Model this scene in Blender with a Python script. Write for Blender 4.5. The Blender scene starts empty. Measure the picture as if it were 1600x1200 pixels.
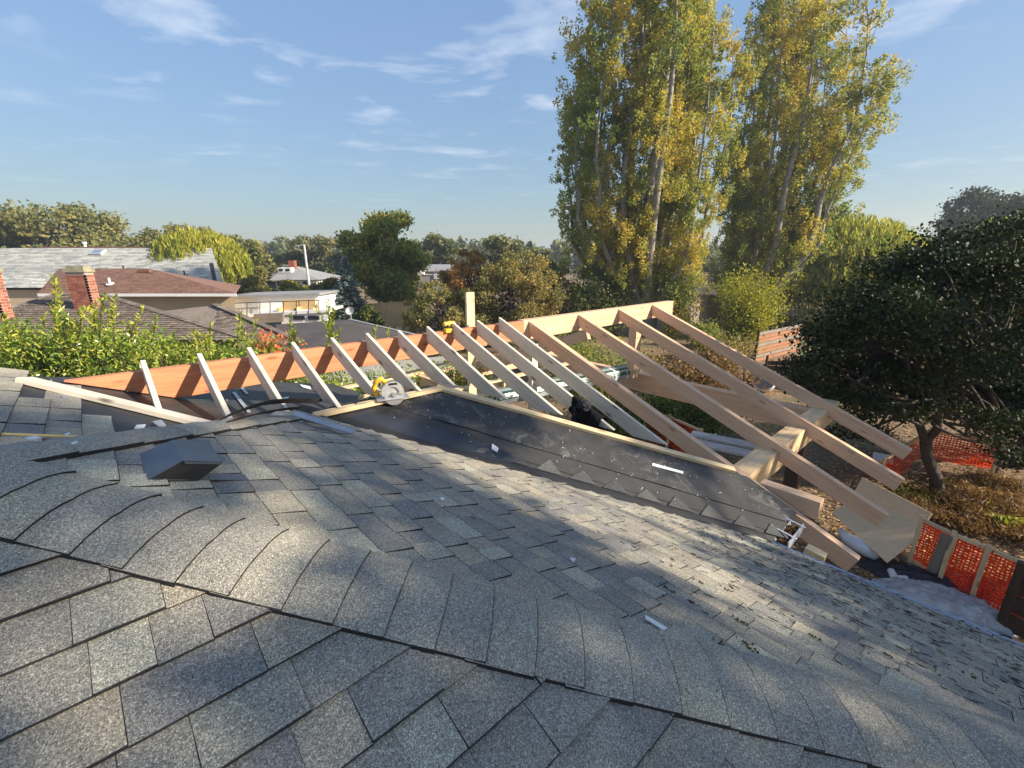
import bpy, bmesh, math, random
import numpy as np
from mathutils import Vector, Matrix, noise as mnoise

random.seed(7); rng = np.random.default_rng(7)
sc = bpy.context.scene
COL = sc.collection
HC = 5.2                       # camera height above the ground
F, PITCH = 700.0, math.atan(200 / 700)
CP, SP = math.cos(PITCH), math.sin(PITCH)

# ------------------------------------------------------------------ camera
cam = bpy.data.cameras.new('camera'); cam.sensor_width = 36; cam.lens = 36 * F / 1600
cam.clip_start = 0.05; cam.clip_end = 3000
camo = bpy.data.objects.new('camera', cam); COL.objects.link(camo)
camo.location = (0, 0, HC); camo.rotation_euler = (math.pi / 2 - PITCH, 0, 0)
sc.camera = camo

# ------------------------------------------------------------------ light
SUN_AZ, SUN_EL = math.radians(106), math.radians(27)
w = bpy.data.worlds.new('World'); sc.world = w; w.use_nodes = True
nt = w.node_tree; nt.nodes.clear()
out = nt.nodes.new('ShaderNodeOutputWorld'); bg = nt.nodes.new('ShaderNodeBackground')
sky = nt.nodes.new('ShaderNodeTexSky'); sky.sky_type = 'NISHITA'; sky.sun_disc = False
sky.sun_elevation = SUN_EL; sky.sun_rotation = SUN_AZ; sky.air_density = 1.0; sky.dust_density = 0.6; sky.ozone_density = 2.2
bg.inputs['Strength'].default_value = 0.10
# thin wispy clouds, laid out by direction on the sky
tc = nt.nodes.new('ShaderNodeTexCoord')
sep = nt.nodes.new('ShaderNodeSeparateXYZ'); nt.links.new(tc.outputs['Generated'], sep.inputs[0])
def wm(op, a, b=None, c=None):
    n = nt.nodes.new('ShaderNodeMath'); n.operation = op
    for i, v in enumerate((a, b, c)):
        if v is None: continue
        if isinstance(v, (int, float)): n.inputs[i].default_value = v
        else: nt.links.new(v, n.inputs[i])
    return n.outputs[0]
zz = wm('MAXIMUM', sep.outputs[2], 0.06)
cx = wm('DIVIDE', sep.outputs[0], zz); cy = wm('DIVIDE', sep.outputs[1], zz)
cmb = nt.nodes.new('ShaderNodeCombineXYZ'); nt.links.new(cx, cmb.inputs[0]); nt.links.new(cy, cmb.inputs[1])
mp = nt.nodes.new('ShaderNodeMapping'); nt.links.new(cmb.outputs[0], mp.inputs[0])
mp.inputs['Scale'].default_value = (0.85, 1.05, 1); mp.inputs['Rotation'].default_value = (0, 0, 0.5); mp.inputs['Location'].default_value = (3.1, 0.35, 0)
n1 = nt.nodes.new('ShaderNodeTexNoise'); n1.inputs['Scale'].default_value = 1.7; n1.inputs['Detail'].default_value = 7; n1.inputs['Roughness'].default_value = 0.55; n1.inputs['Distortion'].default_value = 0.35
nt.links.new(mp.outputs[0], n1.inputs['Vector'])
n2 = nt.nodes.new('ShaderNodeTexNoise'); n2.inputs['Scale'].default_value = 0.32; n2.inputs['Detail'].default_value = 2
nt.links.new(mp.outputs[0], n2.inputs['Vector'])
mr = nt.nodes.new('ShaderNodeMapRange'); mr.inputs[1].default_value = 0.53; mr.inputs[2].default_value = 0.80; nt.links.new(n1.outputs[0], mr.inputs[0])
mr2 = nt.nodes.new('ShaderNodeMapRange'); mr2.inputs[1].default_value = 0.36; mr2.inputs[2].default_value = 0.56; nt.links.new(n2.outputs[0], mr2.inputs[0])
cm = wm('MULTIPLY', mr.outputs[0], mr2.outputs[0])
hor = nt.nodes.new('ShaderNodeMapRange'); hor.inputs[1].default_value = 0.05; hor.inputs[2].default_value = 0.28; nt.links.new(sep.outputs[2], hor.inputs[0])
cm = wm('MULTIPLY', cm, hor.outputs[0]); cm = wm('MULTIPLY', cm, 0.95)
# the camera's flat rendering of the sky: brightness differences evened out the same way in every direction
lumn = nt.nodes.new('ShaderNodeRGBToBW'); nt.links.new(sky.outputs[0], lumn.inputs[0])
lf = wm('MULTIPLY', wm('POWER', wm('MAXIMUM', lumn.outputs[0], 0.05), -0.62), 1.2)
skyc = nt.nodes.new('ShaderNodeVectorMath'); skyc.operation = 'SCALE'; nt.links.new(sky.outputs[0], skyc.inputs[0]); nt.links.new(lf, skyc.inputs['Scale'])
mixc = nt.nodes.new('ShaderNodeMix'); mixc.data_type = 'RGBA'
nt.links.new(cm, mixc.inputs[0]); nt.links.new(skyc.outputs[0], mixc.inputs[6]); mixc.inputs[7].default_value = (4.0, 4.25, 4.6, 1)
nt.links.new(mixc.outputs[2], bg.inputs[0]); nt.links.new(bg.outputs[0], out.inputs[0])
sun = bpy.data.lights.new('sun', 'SUN'); sun.energy = 4.0; sun.angle = math.radians(0.8); sun.color = (1.0, 0.87, 0.70)
suno = bpy.data.objects.new('sun', sun); COL.objects.link(suno)
sdir = Vector((math.cos(SUN_EL) * math.sin(SUN_AZ), math.cos(SUN_EL) * math.cos(SUN_AZ), math.sin(SUN_EL)))
suno.rotation_euler = sdir.to_track_quat('Z', 'Y').to_euler(); suno.location = (20, -6, 20)
sc.view_settings.view_transform = 'Standard'; sc.view_settings.look = 'None'; sc.view_settings.gamma = 1
sc.view_settings.exposure = 1.36; sc.view_settings.use_curve_mapping = False
sc.cycles.use_denoising = True; sc.cycles.max_bounces = 7; sc.cycles.transparent_max_bounces = 8
sc.cycles.diffuse_bounces = 4; sc.cycles.sample_clamp_indirect = 6

# ------------------------------------------------------------------ frames
AZ = math.atan2(787, 727.8)
DA = Vector((math.sin(AZ), math.cos(AZ), 0)); DB = Vector((-math.cos(AZ), math.sin(AZ), 0)); DZ = Vector((0, 0, 1))
S = 0.405
def H(a, b, z): return DA * a + DB * b + Vector((0, 0, z + HC))        # house frame, z measured from the eye
def ray(u, v):
    x = (u - 800) / F; y = -(v - 600) / F
    return Vector((x, CP + y * SP, -SP + y * CP))
CAMP = Vector((0, 0, HC))
def pz(u, v, zrel):                                                    # the point seen at a pixel at a known height
    r = ray(u, v); return CAMP + r * (zrel / r.z)
def py(u, v, Y):                                                       # the point seen at a pixel at a known distance
    r = ray(u, v); return CAMP + r * (Y / r.y)
def pg(u, v): return pz(u, v, -HC)
def pplane(u, v, n, k):                                                # n.p = k, p relative to the eye
    r = ray(u, v); return CAMP + r * (k / r.dot(n))
def project(p):
    d = p - CAMP; dep = d.y * CP - d.z * SP; up = d.y * SP + d.z * CP
    return (800 + F * d.x / dep, 600 - F * up / dep, dep)

# ------------------------------------------------------------------ materials
def newmat(name):
    m = bpy.data.materials.new(name); m.use_nodes = True
    t = m.node_tree; t.nodes.clear()
    o = t.nodes.new('ShaderNodeOutputMaterial'); p = t.nodes.new('ShaderNodeBsdfPrincipled')
    t.links.new(p.outputs[0], o.inputs[0])
    return m, t, p, o
def N(t, typ, **kw):
    n = t.nodes.new(typ)
    for k, v in kw.items():
        if k in n.inputs: n.inputs[k].default_value = v
        else: setattr(n, k, v)
    return n
def c4(c): return (c[0], c[1], c[2], 1)
def mixrgb(t, fac, a, b, typ='MIX'):
    n = t.nodes.new('ShaderNodeMix'); n.data_type = 'RGBA'; n.blend_type = typ
    for i, v in ((0, fac), (6, a), (7, b)):
        if isinstance(v, (int, float)): n.inputs[i].default_value = v
        elif isinstance(v, tuple): n.inputs[i].default_value = c4(v)
        else: t.links.new(v, n.inputs[i])
    return n.outputs[2]
def ramp(t, fac, stops, interp='LINEAR'):
    n = t.nodes.new('ShaderNodeValToRGB'); n.color_ramp.interpolation = interp
    e = n.color_ramp.elements
    while len(e) < len(stops): e.new(0.5)
    for i, (p, c) in enumerate(stops): e[i].position = p; e[i].color = c4(c)
    t.links.new(fac, n.inputs[0]); return n.outputs[0]
def math_(t, op, a, b=None):
    n = t.nodes.new('ShaderNodeMath'); n.operation = op
    for i, v in enumerate((a, b)):
        if v is None: continue
        if isinstance(v, (int, float)): n.inputs[i].default_value = v
        else: t.links.new(v, n.inputs[i])
    return n.outputs[0]
def coords(t, kind='pos', scale=(1, 1, 1)):
    if kind == 'pos': src = t.nodes.new('ShaderNodeNewGeometry').outputs['Position']
    else:
        src0 = t.nodes.new('ShaderNodeTexCoord').outputs['Object']
        oi = t.nodes.new('ShaderNodeObjectInfo'); r = math_(t, 'MULTIPLY', oi.outputs['Random'], 37.0)
        ad = t.nodes.new('ShaderNodeVectorMath'); ad.operation = 'ADD'; t.links.new(src0, ad.inputs[0]); t.links.new(r, ad.inputs[1]); src = ad.outputs[0]
    m = t.nodes.new('ShaderNodeMapping'); m.inputs['Scale'].default_value = scale; t.links.new(src, m.inputs[0])
    return m.outputs[0]
def noise(t, vec, scale, detail=3, rough=0.55, dist=0.0):
    n = N(t, 'ShaderNodeTexNoise'); n.inputs['Scale'].default_value = scale; n.inputs['Detail'].default_value = detail
    n.inputs['Roughness'].default_value = rough; n.inputs['Distortion'].default_value = dist
    t.links.new(vec, n.inputs['Vector']); return n.outputs[0]
def bump(t, p, h, strength, dist):
    b = t.nodes.new('ShaderNodeBump'); b.inputs['Strength'].default_value = strength; b.inputs['Distance'].default_value = dist
    t.links.new(h, b.inputs['Height']); t.links.new(b.outputs[0], p.inputs['Normal'])

def plain(name, c1, c2=None, scale=6, rough=0.6, metal=0, bmp=0.0, bdist=0.005, detail=4, spec=0.5):
    m, t, p, o = newmat(name)
    v = coords(t, 'pos'); n = noise(t, v, scale, detail)
    p.inputs['Base Color'].default_value = c4(c1)
    if c2: t.links.new(ramp(t, n, [(0.3, c1), (0.7, c2)]), p.inputs['Base Color'])
    p.inputs['Roughness'].default_value = rough; p.inputs['Metallic'].default_value = metal
    p.inputs['Specular IOR Level'].default_value = spec
    if bmp: bump(t, p, noise(t, v, scale * 6, 3), bmp, bdist)
    return m
def wood(name, c1, c2, knots=0.5, dirt=0.0):
    m, t, p, o = newmat(name)
    v = coords(t, 'obj', (0.9, 11, 11)); n = noise(t, v, 1.6, 5, 0.6, 0.6)
    v2 = coords(t, 'obj', (3, 70, 70)); nf = noise(t, v2, 1.5, 3)
    col = ramp(t, n, [(0.3, c1), (0.68, c2)])
    dk = tuple(x * 0.72 for x in c1)
    col = mixrgb(t, math_(t, 'MULTIPLY', ramp(t, nf, [(0.45, (0, 0, 0)), (0.8, (1, 1, 1))]), 0.45), col, dk)
    if knots:
        vk = coords(t, 'obj', (2.2, 7.5, 7.5)); vo = N(t, 'ShaderNodeTexVoronoi'); vo.inputs['Scale'].default_value = 1.0
        t.links.new(vk, vo.inputs['Vector'])
        kf = math_(t, 'MULTIPLY', ramp(t, vo.outputs['Distance'], [(0.08, (1, 1, 1)), (0.17, (0, 0, 0))]), knots)
        col = mixrgb(t, kf, col, tuple(x * 0.28 for x in c1))
    if dirt:
        nd = noise(t, coords(t, 'obj', (1, 2, 2)), 3, 5)
        col = mixrgb(t, math_(t, 'MULTIPLY', ramp(t, nd, [(0.5, (0, 0, 0)), (0.75, (1, 1, 1))]), dirt), col, tuple(x * 0.45 for x in c1))
    t.links.new(col, p.inputs['Base Color']); p.inputs['Roughness'].default_value = 0.72; p.inputs['Specular IOR Level'].default_value = 0.25
    bump(t, p, nf, 0.25, 0.002)
    return m
def shingle_mat(name, tones, gran=1.0, warm=(1, 1, 1)):
    """asphalt granules: one tone per shingle, speckled"""
    m, t, p, o = newmat(name)
    g = t.nodes.new('ShaderNodeNewGeometry'); oi = t.nodes.new('ShaderNodeObjectInfo')
    r = math_(t, 'FRACT', math_(t, 'ADD', math_(t, 'MULTIPLY', g.outputs['Random Per Island'], 5.37), math_(t, 'MULTIPLY', oi.outputs['Random'], 9.71)))
    st = [(i / len(tones), c) for i, c in enumerate(tones)]
    st = [(p_, (c[0] * warm[0], c[1] * warm[1], c[2] * warm[2])) for p_, c in st]
    base = ramp(t, r, st, 'CONSTANT')
    v = coords(t, 'pos')
    n1 = noise(t, v, 430, 2, 0.7); n2 = noise(t, v, 160, 2, 0.6); n3 = noise(t, v, 5, 4); n4 = noise(t, v, 1.1, 3)
    vo = N(t, 'ShaderNodeTexVoronoi'); vo.inputs['Scale'].default_value = 350; t.links.new(v, vo.inputs['Vector'])
    sp = mixrgb(t, 1.0, base, ramp(t, vo.outputs['Color'], [(0.0, (0.30, 0.31, 0.33)), (0.42, (0.84, 0.85, 0.87)), (0.74, (1.3, 1.3, 1.28)), (1.0, (2.5, 2.5, 2.45))]), 'MULTIPLY')
    sp2 = mixrgb(t, 0.55, sp, ramp(t, n2, [(0.3, (0.55, 0.55, 0.57)), (0.7, (1.5, 1.5, 1.46))]), 'MULTIPLY')
    sp3 = mixrgb(t, 0.5, sp2, ramp(t, n3, [(0.3, (0.72, 0.72, 0.76)), (0.7, (1.25, 1.24, 1.2))]), 'MULTIPLY')
    sp4 = mixrgb(t, 0.35, sp3, ramp(t, n4, [(0.35, (0.75, 0.75, 0.8)), (0.65, (1.2, 1.18, 1.1))]), 'MULTIPLY')
    t.links.new(sp4, p.inputs['Base Color']); p.inputs['Roughness'].default_value = 0.85; p.inputs['Specular IOR Level'].default_value = 0.3
    h = math_(t, 'ADD', n1, vo.outputs['Distance']); bump(t, p, h, 0.65 * gran, 0.0035)
    return m
def leafmat(name, cols, scale=0.5, trans=0.38, rough=0.55, isl=0.6, gloss=0.25, lum=1.45):
    """leaf faces: colour drifts through the crown and from leaf to leaf"""
    m, t, p, o = newmat(name)
    v = coords(t, 'pos'); n = noise(t, v, scale, 4, 0.6)
    g = t.nodes.new('ShaderNodeNewGeometry')
    n = math_(t, 'ADD', math_(t, 'MULTIPLY', math_(t, 'SUBTRACT', n, 0.5), 1.7), 0.5)
    k = math_(t, 'ADD', n, math_(t, 'MULTIPLY', math_(t, 'SUBTRACT', g.outputs['Random Per Island'], 0.5), isl))
    st = [(0.28 + 0.46 * i / max(1, len(cols) - 1), c) for i, c in enumerate(cols)]
    col = mixrgb(t, 1.0, ramp(t, k, st), (lum, lum, lum), 'MULTIPLY')
    t.links.new(col, p.inputs['Base Color']); p.inputs['Roughness'].default_value = rough; p.inputs['Specular IOR Level'].default_value = gloss
    tr = t.nodes.new('ShaderNodeBsdfTranslucent')
    t.links.new(mixrgb(t, 1.0, col, (1.15, 1.1, 0.55), 'MULTIPLY'), tr.inputs[0])
    mx = t.nodes.new('ShaderNodeMixShader'); mx.inputs[0].default_value = trans
    t.links.new(p.outputs[0], mx.inputs[1]); t.links.new(tr.outputs[0], mx.inputs[2]); t.links.new(mx.outputs[0], o.inputs[0])
    return m

M = {}
M['spf'] = wood('spf_lumber', (0.58, 0.52, 0.42), (0.70, 0.64, 0.53), 0.95, 0.22)
M['spf_yellow'] = wood('spf_yellow_lumber', (0.64, 0.48, 0.27), (0.76, 0.60, 0.37), 0.6)
M['fir'] = wood('fir_timber', (0.62, 0.40, 0.25), (0.76, 0.53, 0.35), 0.6)
M['fir_new'] = wood('fir_pale_timber', (0.58, 0.40, 0.22), (0.74, 0.56, 0.34), 0.25)
M['orange'] = wood('sealed_beam', (0.47, 0.175, 0.085), (0.62, 0.27, 0.14), 0.6)
M['greywood'] = wood('weathered_wood', (0.20, 0.17, 0.14), (0.30, 0.26, 0.21), 0.3, 0.3)
M['darkwood'] = wood('dark_stained_wood', (0.05, 0.032, 0.024), (0.09, 0.055, 0.04), 0.1)
M['redwood'] = wood('red_cedar', (0.26, 0.12, 0.065), (0.40, 0.20, 0.11), 0.2)
M['yellowfence'] = wood('new_cedar_fence', (0.50, 0.34, 0.16), (0.66, 0.47, 0.24), 0.3)
M['plywood'] = wood('plywood_face', (0.76, 0.55, 0.33), (0.84, 0.65, 0.42), 0.2, 0.15)
SH = [(0.144, 0.150, 0.167), (0.167, 0.169, 0.176), (0.196, 0.194, 0.188), (0.219, 0.215, 0.206), (0.208, 0.199, 0.188), (0.173, 0.179, 0.185), (0.234, 0.243, 0.236), (0.185, 0.183, 0.183), (0.156, 0.161, 0.176), (0.190, 0.196, 0.196)]
WARM = (1.76, 1.64, 1.34)
M['shingle'] = shingle_mat('asphalt_shingle', SH, 1.0, WARM)
M['cap'] = shingle_mat('asphalt_cap', [(0.185, 0.188, 0.195), (0.20, 0.202, 0.204), (0.215, 0.213, 0.205), (0.19, 0.194, 0.20)], 1.0, WARM)
M['shingle_back_seam_shade'] = plain('shingle_underside_seam_shade', (0.012, 0.012, 0.013), (0.02, 0.02, 0.02), 20, 0.6)  # black asphalt backs and cut edges, also the painted seam shadow lines
M['felt'] = None
M['greyroof'] = shingle_mat('pale_green_grey_shingle', [(0.36, 0.37, 0.34), (0.42, 0.43, 0.40), (0.30, 0.31, 0.30), (0.46, 0.46, 0.42)], 0.2)
M['shake'] = shingle_mat('brown_shake', [(0.17, 0.135, 0.11), (0.20, 0.165, 0.135), (0.145, 0.115, 0.095), (0.23, 0.19, 0.155)], 0.3)
M['brownroof'] = shingle_mat('red_brown_shingle', [(0.19, 0.105, 0.075), (0.22, 0.125, 0.09), (0.165, 0.09, 0.068)], 0.2)
M['darkroof'] = plain('dark_flat_roof', (0.055, 0.047, 0.045), (0.085, 0.072, 0.068), 1.2, 0.9)
M['farroof'] = plain('far_grey_roof', (0.23, 0.235, 0.235), (0.30, 0.30, 0.30), 0.6, 0.85)
M['brick'] = shingle_mat('red_brick', [(0.30, 0.10, 0.06), (0.35, 0.12, 0.075), (0.25, 0.085, 0.055), (0.38, 0.15, 0.095)], 0.2)
M['mortar'] = plain('mortar', (0.30, 0.26, 0.23), (0.38, 0.34, 0.30), 12, 0.9)
M['cement'] = plain('mossy_cement', (0.20, 0.20, 0.12), (0.38, 0.34, 0.24), 5, 0.9, bmp=0.4)
M['white'] = plain('white_paint', (0.74, 0.73, 0.70), (0.80, 0.79, 0.77), 2, 0.55)
M['cream'] = plain('cream_stucco', (0.42, 0.34, 0.22), (0.50, 0.41, 0.28), 2, 0.85)
M['greywall'] = plain('grey_siding', (0.20, 0.21, 0.22), (0.26, 0.27, 0.28), 1, 0.8)
M['black'] = plain('black_metal', (0.012, 0.012, 0.013), None, 5, 0.45)
M['dark_glass'] = plain('window_glass', (0.02, 0.024, 0.03), None, 5, 0.08)
M['vent'] = plain('vent_plastic', (0.075, 0.088, 0.105), (0.10, 0.115, 0.135), 7, 0.5, bmp=0.15)
M['vent_dark'] = plain('vent_inside', (0.012, 0.012, 0.013), None, 5, 0.8)
M['alu'] = plain('aluminium', (0.62, 0.63, 0.65), (0.72, 0.73, 0.75), 9, 0.35, 0.85)
M['planks'] = plain('grey_plank', (0.38, 0.39, 0.40), (0.55, 0.56, 0.57), 7, 0.5)
M['gutter'] = plain('gutter_metal', (0.40, 0.44, 0.50), (0.52, 0.56, 0.62), 5, 0.35, 0.3)
M['yellow'] = plain('yellow_tool', (0.72, 0.42, 0.02), (0.80, 0.50, 0.04), 8, 0.45)
M['levelyellow'] = plain('level_yellow', (0.80, 0.50, 0.10), (0.85, 0.58, 0.16), 8, 0.4)
M['steel'] = plain('blade_steel', (0.55, 0.55, 0.55), (0.68, 0.68, 0.67), 30, 0.35, 0.6)
M['rubber'] = plain('black_rubber', (0.015, 0.015, 0.016), None, 5, 0.6)
M['cloth'] = plain('black_cloth', (0.010, 0.010, 0.012), (0.02, 0.02, 0.024), 30, 0.95, bmp=0.5)
M['plastic'] = plain('milky_plastic', (0.26, 0.27, 0.28), (0.50, 0.51, 0.52), 9, 0.28, bmp=0.5, bdist=0.02)
M['bag'] = plain('white_bag', (0.60, 0.62, 0.66), (0.74, 0.75, 0.78), 5, 0.4)
M['tarp'] = plain('dark_tarp', (0.015, 0.018, 0.022), (0.035, 0.04, 0.048), 6, 0.5, bmp=0.5, bdist=0.02)
M['orange_net'] = None
M['paper'] = plain('white_scrap', (0.70, 0.70, 0.70), (0.82, 0.82, 0.82), 20, 0.7)
M['foil'] = plain('grey_flashing', (0.28, 0.30, 0.33), (0.45, 0.47, 0.50), 14, 0.4, 0.4)
M['chip'] = shingle_mat('wood_chips', [(0.30, 0.17, 0.07), (0.40, 0.25, 0.12), (0.18, 0.09, 0.04), (0.50, 0.36, 0.20), (0.10, 0.055, 0.03)], 0.1)
M['needle'] = plain('needle_litter', (0.016, 0.013, 0.010), (0.04, 0.028, 0.018), 40, 0.9)
M['moss'] = plain('moss', (0.09, 0.075, 0.012), (0.15, 0.11, 0.02), 60, 0.95, bmp=0.8)
M['bark'] = plain('grey_bark', (0.17, 0.155, 0.135), (0.33, 0.31, 0.28), 3.5, 0.9, bmp=0.6, bdist=0.03)
M['darkbark'] = plain('dark_bark', (0.045, 0.035, 0.028), (0.09, 0.07, 0.055), 5, 0.9, bmp=0.6, bdist=0.02)

def make_felt():
    m, t, p, o = newmat('roofing_felt')
    v = coords(t, 'pos'); n = noise(t, v, 2.2, 5, 0.65, 0.5); nf = noise(t, v, 120, 2); ns = noise(t, v, 7, 6, 0.75, 1.0)
    col = ramp(t, n, [(0.3, (0.020, 0.020, 0.021)), (0.7, (0.048, 0.047, 0.045))])
    col = mixrgb(t, math_(t, 'MULTIPLY', ramp(t, ns, [(0.60, (0, 0, 0)), (0.72, (1, 1, 1))]), 0.5), col, (0.16, 0.155, 0.145))
    t.links.new(col, p.inputs['Base Color']); p.inputs['Roughness'].default_value = 0.62
    bump(t, p, math_(t, 'ADD', nf, math_(t, 'MULTIPLY', ns, 2.0)), 0.35, 0.006)
    return m
M['felt'] = make_felt()
def make_sawdust_felt():                                              # felt with chalky saw dust scuffed over it near the saw
    m, t, p, o = newmat('dusty_felt')
    v = coords(t, 'pos'); n = noise(t, v, 2.2, 5, 0.65, 0.5); ns = noise(t, v, 6, 7, 0.75, 1.2); nf = noise(t, v, 120, 2); nz = noise(t, v, 1.3, 3)
    col = ramp(t, n, [(0.3, (0.020, 0.020, 0.021)), (0.7, (0.050, 0.049, 0.047))])
    f = math_(t, 'MULTIPLY', ramp(t, ns, [(0.50, (0, 0, 0)), (0.72, (1, 1, 1))]), ramp(t, nz, [(0.36, (0, 0, 0)), (0.56, (1, 1, 1))]))
    col = mixrgb(t, math_(t, 'MULTIPLY', f, 0.55), col, (0.30, 0.285, 0.26))
    t.links.new(col, p.inputs['Base Color']); p.inputs['Roughness'].default_value = 0.55
    bump(t, p, math_(t, 'ADD', nf, math_(t, 'MULTIPLY', ns, 2.0)), 0.35, 0.006)
    return m
M['felt_dust'] = make_sawdust_felt()
def make_ground():
    m, t, p, o = newmat('dry_garden_ground')
    v = coords(t, 'pos'); n = noise(t, v, 0.35, 5); n2 = noise(t, v, 9, 5, 0.7); n3 = noise(t, v, 0.09, 3)
    col = ramp(t, n2, [(0.3, (0.085, 0.052, 0.028)), (0.55, (0.22, 0.145, 0.08)), (0.75, (0.38, 0.28, 0.18))])
    gr = ramp(t, n2, [(0.3, (0.035, 0.045, 0.015)), (0.7, (0.14, 0.14, 0.055))])
    col = mixrgb(t, ramp(t, n, [(0.52, (0, 0, 0)), (0.66, (1, 1, 1))]), col, gr)
    t.links.new(col, p.inputs['Base Color']); p.inputs['Roughness'].default_value = 0.95
    bump(t, p, n2, 0.6, 0.04)
    return m
M['ground'] = make_ground()

LEAF = {}
LEAF['poplar'] = leafmat('poplar_leaves', [(0.09, 0.125, 0.04), (0.15, 0.17, 0.045), (0.215, 0.20, 0.05), (0.32, 0.25, 0.05)], 0.36, 0.45, isl=0.45, lum=2.0)
LEAF['willow'] = leafmat('willow_leaves', [(0.05, 0.075, 0.018), (0.13, 0.15, 0.03), (0.24, 0.22, 0.05)], 0.35, 0.5, lum=2.4)
LEAF['apple'] = leafmat('dark_tree_leaves', [(0.014, 0.028, 0.010), (0.028, 0.050, 0.014), (0.065, 0.085, 0.022)], 0.6, 0.2, lum=0.72)
LEAF['maple'] = leafmat('maple_leaves', [(0.05, 0.08, 0.02), (0.10, 0.12, 0.03), (0.17, 0.14, 0.03)], 0.3, 0.42, lum=2.5)
LEAF['oak'] = leafmat('oak_leaves', [(0.06, 0.075, 0.028), (0.11, 0.115, 0.04), (0.16, 0.14, 0.045)], 0.25, 0.38, lum=1.95)
LEAF['autumn'] = leafmat('autumn_leaves', [(0.17, 0.10, 0.03), (0.28, 0.15, 0.045), (0.36, 0.21, 0.06)], 0.5, 0.35)
LEAF['brownbush'] = leafmat('olive_brown_leaves', [(0.085, 0.09, 0.032), (0.14, 0.13, 0.045), (0.22, 0.16, 0.06)], 0.55, 0.4, lum=1.9)
LEAF['lime'] = leafmat('lime_leaves', [(0.12, 0.15, 0.02), (0.22, 0.23, 0.03), (0.32, 0.30, 0.04)], 0.3, 0.4)
LEAF['spruce'] = leafmat('spruce_needles', [(0.028, 0.042, 0.040), (0.055, 0.078, 0.078), (0.11, 0.14, 0.15)], 0.8, 0.15, lum=2.3)
LEAF['far'] = leafmat('far_leaves', [(0.05, 0.068, 0.032), (0.09, 0.10, 0.045), (0.13, 0.12, 0.055)], 0.12, 0.36, lum=2.0)
LEAF['pine'] = leafmat('pine_needles', [(0.02, 0.032, 0.018), (0.04, 0.055, 0.028)], 0.3, 0.15)
LEAF['laurel'] = leafmat('laurel_leaves', [(0.07, 0.13, 0.02), (0.13, 0.20, 0.028), (0.24, 0.29, 0.045), (0.34, 0.34, 0.06)], 0.9, 0.35, 0.3, 0.55, 0.5)
LEAF['sprout'] = leafmat('laurel_sprouts', [(0.10, 0.16, 0.02), (0.22, 0.27, 0.035), (0.34, 0.34, 0.05)], 1.3, 0.4, 0.3, 0.7, 0.5)
LEAF['shrub'] = leafmat('shrub_leaves', [(0.03, 0.05, 0.012), (0.06, 0.085, 0.02), (0.13, 0.14, 0.035)], 1.2, 0.3)
LEAF['bracken'] = leafmat('dry_bracken', [(0.06, 0.035, 0.016), (0.14, 0.08, 0.035), (0.22, 0.14, 0.065)], 1.4, 0.3)
LEAF['redflower'] = leafmat('orange_tip_leaves', [(0.35, 0.09, 0.03), (0.45, 0.16, 0.06)], 1.4, 0.35)

M['orange_net'] = leafmat('orange_net', [(0.90, 0.05, 0.008), (0.98, 0.10, 0.015)], 3.0, 0.5, 0.4, 0.3, 0.4, 1.0)
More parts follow.
